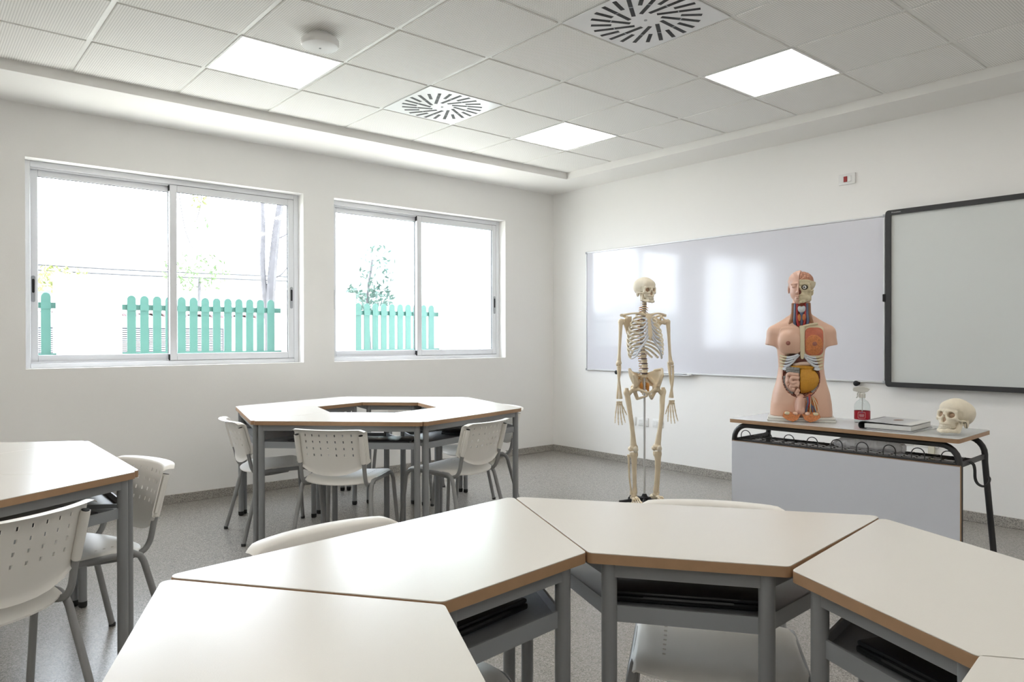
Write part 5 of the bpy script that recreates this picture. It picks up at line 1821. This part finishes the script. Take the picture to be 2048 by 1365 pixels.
# neck: muscles, vessels, larynx, thyroid
sdf_mb(lambda X, Y, Z: np.maximum(sd_cap(X, Y, Z, (0, 0.2, 55.2), (0, 0.0, 67.5), 4.9, 3.9), Y + 0.2), (-5.4, -5.6, 53.5), (5.4, 0.4, 68.5), 0.5, C).build('neck_core', M['muscle'], torso, 60)
for s in (-1, 1):
    for nm, m_, pts, r in (('neck_muscle', 'neck_brown', [(4.1, -2.8, 67.4), (4.3, -3.6, 61.5), (5.2, -4.4, 57.5), (6.2, -4.6, 55.2)], [1.1, 1.15, 1.15, 0.9]),
                           ('vein', 'vein', [(3.1, -4.2, 67.2), (3.2, -4.8, 61.5), (3.5, -5.2, 57.5), (3.2, -5.2, 54.6)], [0.75, 0.8, 0.8, 0.75]),
                           ('artery', 'artery', [(2.1, -4.6, 67.2), (2.1, -5.2, 61.5), (2.0, -5.6, 57.5), (1.4, -5.4, 54.4)], [0.6, 0.62, 0.65, 0.7]),
                           ('neck_muscle', 'muscle', [(4.6, -3.8, 58.6), (4.8, -4.4, 56.4), (4.6, -4.8, 54.6)], [0.8, 0.9, 0.8])):
        MB().tube([(s * p[0] * C, p[1] * C, p[2] * C) for p in spline(pts, 5)], [x * C for x in lerp_list(r, 5)], 9).build(nm, M[m_], torso)
sdf_mb(lambda X, Y, Z: smin(sd_ell(X, Y, Z, (0.3, -5.2, 63.6), (1.9, 1.5, 1.9)), sd_ell(np.abs(X - 0.3), Y, Z, (1.1, -5.4, 64.4), (1.0, 1.1, 1.5)), 0.4), (-2.6, -7.4, 60.8), (3.2, -3.2, 67), 0.3, C).build('larynx', M['larynx'], torso, 60)
MB().tube([(0.003, -0.052, 0.62), (0.003, -0.053, 0.59), (0.004, -0.052, 0.548)], [0.010, 0.009, 0.008], 10).build('trachea', M['vein'], torso)
for s in (-1, 1):
    MB().ell(((0.3 + s * 1.25) * C, -0.058, 0.592), (0.010, 0.007, 0.021), 10, 8).build('thyroid', M['gland'], torso)

# head: skin half on -x, skull half on +x
HZ, HS = 77.0, 0.914
def face_fn(X, Y, Z):
    x, y, z = X / HS, Y / HS, (Z - HZ) / HS
    ax = np.abs(x)
    f = sd_ell(x, y, z, (0, 1.4, 2.6), (7.5, 9.2, 7.4))
    f = smin(f, sd_ell(x, y, z, (0, -3.2, -3.4), (6.0, 5.4, 6.6)), 2.0)
    f = smin(f, sd_ell(x, y, z, (0, -5.2, -8.6), (3.2, 3.2, 2.6)), 1.6)
    f = smin(f, sd_cap(x, y, z, (0, -8.5, 0.4), (0, -10.6, -3.6), 0.75, 1.0), 0.7)
    f = smin(f, sd_ell(ax, y, z, (1.1, -9.3, -3.9), (0.9, 0.9, 0.7)), 0.4)
    f = smin(f, sd_cap(ax, y, z, (0.9, -8.2, 1.7), (4.6, -6.9, 1.4), 0.7, 0.6), 0.9)
    f = smax(f, -sd_ell(ax, y, z, (3.1, -9.4, 0.0), (1.9, 1.5, 1.2)), 0.7)
    f = smin(f, sd_ell(ax, y, z, (3.0, -7.4, -0.1), (1.5, 1.2, 0.95)), 0.25)
    f = smin(f, sd_ell(x, y, z, (0, -8.6, -6.2), (2.3, 0.95, 0.62)), 0.3)
    f = smin(f, sd_ell(x, y, z, (0, -8.5, -7.2), (1.9, 0.95, 0.66)), 0.3)
    f = smax(f, -sd_ell(x, y, z, (0, -9.8, -6.7), (2.4, 0.9, 0.16)), 0.15)
    f = smin(f, sd_ell(ax, y, z, (7.4, 1.2, -1.2), (0.7, 1.5, 2.8)), 0.5)
    hair = sd_ell(x, y, z, (0, 2.0, 3.4), (7.9, 9.2, 7.3)) - 0.10 * np.sin(x * 3.0 + z * 1.6)
    hair = np.maximum(hair, -(z - 4.2 + 0.55 * (y + 6)))
    f = smin(f, hair, 0.3)
    f = np.maximum(f, x - 0.0)
    return f * HS
sdf_mb(face_fn, (-8.2, -11.4, 66.0), (0.6, 10.8, 87.4), 0.34, C).build('face_half', M['skin_face'], torso, 60)
def half_skull(X, Y, Z):
    x, y, z = X / HS / 1.10, Y / HS, (Z - HZ) / HS
    f = smin(skull_fn(x, y, z), mandible_fn(x, y, z), 0.2)
    f = smin(f, sd_ell(x, y, z, (2.0, -4.4, -7.2), (3.2, 3.4, 2.4)), 0.6)
    f = smin(f, sd_ell(x, y, z, (2.4, -0.6, -3.2), (3.0, 4.6, 4.6)), 0.3)
    f = np.maximum(f, 0.05 - x)
    f = np.maximum(f, z - (3.4 - 0.10 * y))
    return f * HS
hs_ = sdf_mb(half_skull, (-0.4, -10, 66.0), (8.2, 11, 83.2), 0.30, C).build('skull_half', M['skull_half'], torso, 60)
sdf_mb(lambda X, Y, Z: np.maximum(sd_ell(X, Y, Z, (0.4, 1.0, 80.2), (6.3, 7.9, 5.6)) + 0.22 * np.sin(X * 2.6 + 2 * np.sin(Y * 0.9)) * np.sin(Y * 2.2 + np.sin(Z * 2)) , 0.15 - X), (-0.3, -7.6, 74.2), (7.4, 9.8, 86.4), 0.32, C).build('brain', M['brain'], torso, 60)
q = teeth_mb(True, HS * C, 1)
q.v = [(a, b, c + HZ * C) for a, b, c in q.v]
q.build('upper_teeth', M['cream'], torso)
q = teeth_mb(False, HS * C, 1)
q.v = [(a, b, c + HZ * C) for a, b, c in q.v]
q.build('lower_teeth', M['cream'], torso)
ec = (3.05 * HS * C, -6.7 * HS * C, (HZ - 0.72 * HS) * C)
MB().ell((ec[0], ec[1] + 0.006, ec[2]), (0.0165, 0.0085, 0.0150), 14, 10).build('eye_socket', M['black'], torso)
MB().ell((0.0035, -0.0665, 0.7365), (0.0085, 0.006, 0.0145), 12, 8).build('nose_opening', M['cavity'], torso)
ey = MB().ell(ec, (0.0112, 0.0112, 0.0112), 14, 10).build('eyeball', M['eye'], torso)
MB().ell((ec[0], ec[1] - 0.0088, ec[2]), (0.0052, 0.0032, 0.0052), 12, 8).build('iris', M['vein'], ey)
MB().ell((ec[0], ec[1] - 0.0112, ec[2]), (0.0026, 0.0014, 0.0026), 10, 6).build('pupil', M['black'], ey)

for o_ in torso.children:                       # the head is turned a little to one side
    if o_.name.split('.')[0] in ('face_half', 'skull_half', 'brain', 'upper_teeth', 'lower_teeth', 'eyeball', 'eye_socket', 'nose_opening'):
        o_.rotation_euler = (0, 0, math.radians(-9))

# ================================================================== OTHER THINGS ON AND UNDER THE DESK TOP
M['clear'] = glass_pane('clear_plastic', (0.90, 0.93, 0.93))
M['trigger'] = mat('trigger_plastic', (0.72, 0.72, 0.68), 0.45, **{'Transmission Weight': 0.15})
M['label_red'] = mat('label_red', (0.40, 0.012, 0.03), 0.35, var=0.10, vscale=60)
M['label_blue'] = mat('label_blue', (0.10, 0.05, 0.22), 0.4)
bp = on_desk(0.022, 0.10)
t = thing('spray_bottle', 'clear spray bottle with red label and white trigger head on the desk', 'spray bottle', (bp[0], bp[1], DZ), math.radians(20))
prof = [(0.036, 0.0), (0.0405, 0.004), (0.041, 0.012), (0.041, 0.088), (0.0385, 0.104), (0.030, 0.118), (0.0185, 0.127), (0.0135, 0.131), (0.0135, 0.142)]
MB().lathe(prof, 28).build('bottle_body', M['clear'], t)
q = MB()
n = 28
prof2 = [(0.0413, 0.020), (0.0416, 0.021), (0.0416, 0.066), (0.0413, 0.067)]
vv, ff = [], []
for r, z in prof2:
    for j in range(n):
        a = 2 * PI * j / n
        vv.append((r * math.cos(a), r * math.sin(a), z))
for i in range(3):
    for j in range(n):
        ff.append((i * n + j, i * n + (j + 1) % n, (i + 1) * n + (j + 1) % n, (i + 1) * n + j))
lb = MB().add(vv, ff).build('label', M['label_red'], t)
def on_cyl(a, z, r=0.0421):
    return (r * math.sin(a), -r * math.cos(a), z)
fr = [on_cyl(a, z) for a, z in [(-0.42, 0.028), (-0.45, 0.034), (-0.45, 0.056), (-0.42, 0.062), (-0.2, 0.062), (0, 0.062), (0.2, 0.062), (0.42, 0.062), (0.45, 0.056), (0.45, 0.034), (0.42, 0.028), (0.2, 0.028), (0, 0.028), (-0.2, 0.028)]]
MB().tube(fr, 0.0006, 4, closed=True).build('label_border', M['white_text'], lb)
for z, w in ((0.050, 0.28), (0.044, 0.30), (0.038, 0.26)):
    MB().tube([on_cyl(-w + 2 * w * k / 6, z) for k in range(7)], 0.0009, 4).build('label_mark', M['white_text'], lb)
MB().tube([on_cyl(-0.12 + 0.24 * k / 4, 0.060, 0.0423) for k in range(5)], 0.0022, 5).build('label_mark', M['label_blue'], lb)
MB().lathe([(0.0165, 0.140), (0.017, 0.142), (0.017, 0.162), (0.013, 0.166), (0.013, 0.172)], 20).build('collar', M['trigger'], t)
q = MB()
hd_ = [(-0.048, 0.186), (-0.046, 0.178), (-0.020, 0.172), (0.016, 0.170), (0.030, 0.176), (0.040, 0.188), (0.030, 0.196), (0.005, 0.202), (-0.022, 0.202), (-0.044, 0.196)]
q.prism(hd_, -0.010, 0.010, 0.002)
q.v = [(a, c, b) for a, b, c in q.v]
q.f = [f[::-1] for f in q.f]
q.build('trigger_head', M['trigger'], t)
MB().tube(spline([(-0.018, 0, 0.174), (-0.024, 0, 0.160), (-0.022, 0, 0.148), (-0.030, 0, 0.138)], 4), 0.0045, 7, flat=0.6).build('trigger', M['trigger'], t)
MB().tube([(0.0, 0, 0.012), (0, 0, 0.145)], 0.0025, 6).build('dip_tube', M['wplastic'], t)

M['paper'] = mat('paper_white', (0.66, 0.66, 0.65), 0.7, var=0.04, vscale=200)
M['cover_grey'] = mat('cover_print', (0.50, 0.50, 0.52), 0.28, var=0.15, vscale=9)
M['binder_dark'] = mat('binder_dark', (0.045, 0.05, 0.055), 0.35)
M['print_brown'] = mat('print_brown', (0.25, 0.15, 0.11), 0.4, var=0.3, vscale=40)
bp = on_desk(0.245, -0.035)
t = thing('ring_binder', 'thick soft binder with dark curled spine and printed cover on the desk', 'binder', (bp[0], bp[1], DZ), math.radians(3))
MB().box(-0.100, -0.148, 0.006, 0.124, 0.148, 0.030, 0.002, 1).build('paper_block', M['paper'], t)
q = MB()
sec = [(0.130, 0.001), (0.0, 0.001), (-0.105, 0.001), (-0.122, 0.004), (-0.128, 0.014), (-0.127, 0.028), (-0.118, 0.037), (-0.100, 0.040), (-0.02, 0.0375), (0.06, 0.034), (0.128, 0.032)]
P_ = spline([(a, 0, z) for a, z in sec], 4)
P_ = [p for p in P_ if p.x < -0.080]
vv = [(p.x, y, p.z) for y in (-0.155, 0.155) for p in P_]
nrm = []
for i in range(len(P_)):
    d = (P_[min(i + 1, len(P_) - 1)] - P_[max(i - 1, 0)]).normalized()
    nrm.append(Vector((d.z, 0, -d.x)))
vv += [(p.x + n_.x * 0.0022, y, p.z + n_.z * 0.0022) for y in (-0.155, 0.155) for p, n_ in zip(P_, nrm)]
L_ = len(P_)
ff = []
for i in range(L_ - 1):
    ff += [(i, i + 1, L_ + i + 1, L_ + i), (2 * L_ + i + 1, 2 * L_ + i, 3 * L_ + i, 3 * L_ + i + 1), (i + 1, i, 2 * L_ + i, 2 * L_ + i + 1), (L_ + i, L_ + i + 1, 3 * L_ + i + 1, 3 * L_ + i)]
q.add(vv, ff)
q.build('spine', M['binder_dark'], t)
MB().box(-0.09, -0.152, 0.0, 0.130, 0.152, 0.004).build('back_cover', M['cover_grey'], t)
q = MB()
q.add([(-0.095, -0.150, 0.0408), (0.127, -0.150, 0.0346), (0.127, 0.150, 0.0346), (-0.095, 0.150, 0.0408), (-0.095, -0.150, 0.0398), (0.127, -0.150, 0.0336), (0.127, 0.150, 0.0336), (-0.095, 0.150, 0.0398)],
      [(0, 1, 2, 3), (7, 6, 5, 4), (0, 4, 5, 1), (1, 5, 6, 2), (2, 6, 7, 3), (3, 7, 4, 0)])
cs = q.build('cover_sheet', M['cover_grey'], t)
q = MB().ell((0.0, 0.045, 0.0383), (0.024, 0.040, 0.0012), 12, 6)
q.build('cover_picture', M['print_brown'], cs)
q = MB().add([(0.075, -0.145, 0.0365), (0.124, -0.145, 0.0352), (0.124, 0.145, 0.0352), (0.075, 0.145, 0.0365)], [(0, 1, 2, 3)])
q.build('cover_stripe', M['paper'], cs)
bp = on_desk(0.275, -0.02)
t = thing('brochure', 'thin pale brochure lying under the binder on the desk', 'brochure', (bp[0], bp[1], DZ), math.radians(-4))
MB().box(-0.10, -0.145, 0.0, 0.105, 0.145, 0.0012).build('pages', M['paper'], t)
MB().box(-0.102, -0.147, 0.0012, 0.108, 0.147, 0.0017).build('cover', M['cover_grey'], t)
for o_ in bpy.data.objects:
    if o_.name.startswith('ring_binder'):
        o_.location.z = DZ + 0.0018

def bag_mat():
    m = bpy.data.materials.new('cloudy_plastic')
    m.use_nodes = True
    nt = m.node_tree
    b = nt.nodes['Principled BSDF']
    b.inputs['Base Color'].default_value = (0.72, 0.73, 0.76, 1)
    b.inputs['Roughness'].default_value = 0.18
    tr = nt.nodes.new('ShaderNodeBsdfTransparent')
    mx = nt.nodes.new('ShaderNodeMixShader')
    mx.inputs['Fac'].default_value = 0.62
    nt.links.new(tr.outputs[0], mx.inputs[1])
    nt.links.new(b.outputs[0], mx.inputs[2])
    nt.links.new(mx.outputs[0], nt.nodes['Material Output'].inputs['Surface'])
    return m
bp = on_desk(0.135, -0.085)
t = thing('plastic_bag', 'crumpled cloudy plastic bag lying on the wire shelf under the desk', 'plastic bag', (bp[0], bp[1], SZ + 0.012), math.radians(4))
rnd = random.Random(4)
q = MB()
n, m_ = 30, 14
vv, ff = [], []
for i in range(n + 1):
    for j in range(m_):
        u, a = i / n, 2 * PI * j / m_
        w = math.sin(PI * min(1, max(0.0, u * 0.9 + 0.05))) ** 0.35
        x = -0.17 + 0.34 * u
        y = math.copysign(abs(math.cos(a)) ** 0.6, math.cos(a)) * 0.075 * w
        z = (math.copysign(abs(math.sin(a)) ** 0.6, math.sin(a)) * 0.5 + 0.5) * (0.066 * w + 0.006) + 0.002
        k = rnd.uniform(-1, 1)
        vv.append((x + 0.006 * rnd.uniform(-1, 1), y + 0.006 * k, max(0.0015, z + (0.006 * rnd.uniform(-1, 1) if z > 0.01 else 0))))
for i in range(n):
    for j in range(m_):
        ff.append((i * m_ + j, (i + 1) * m_ + j, (i + 1) * m_ + (j + 1) % m_, i * m_ + (j + 1) % m_))
ff.append(tuple(range(m_)))
ff.append(tuple(n * m_ + j for j in range(m_ - 1, -1, -1)))
bm_ = bag_mat()
q.add(vv, ff)
q.build('bag_film', bm_, t, 25)
MB().tube(spline([(-0.16, 0.0, 0.03), (-0.185, 0.01, 0.022), (-0.20, -0.01, 0.012)], 4), [0.018] * 4 + [0.012] * 4 + [0.016], 7, flat=0.3).build('bag_knot', bm_, t, 25)
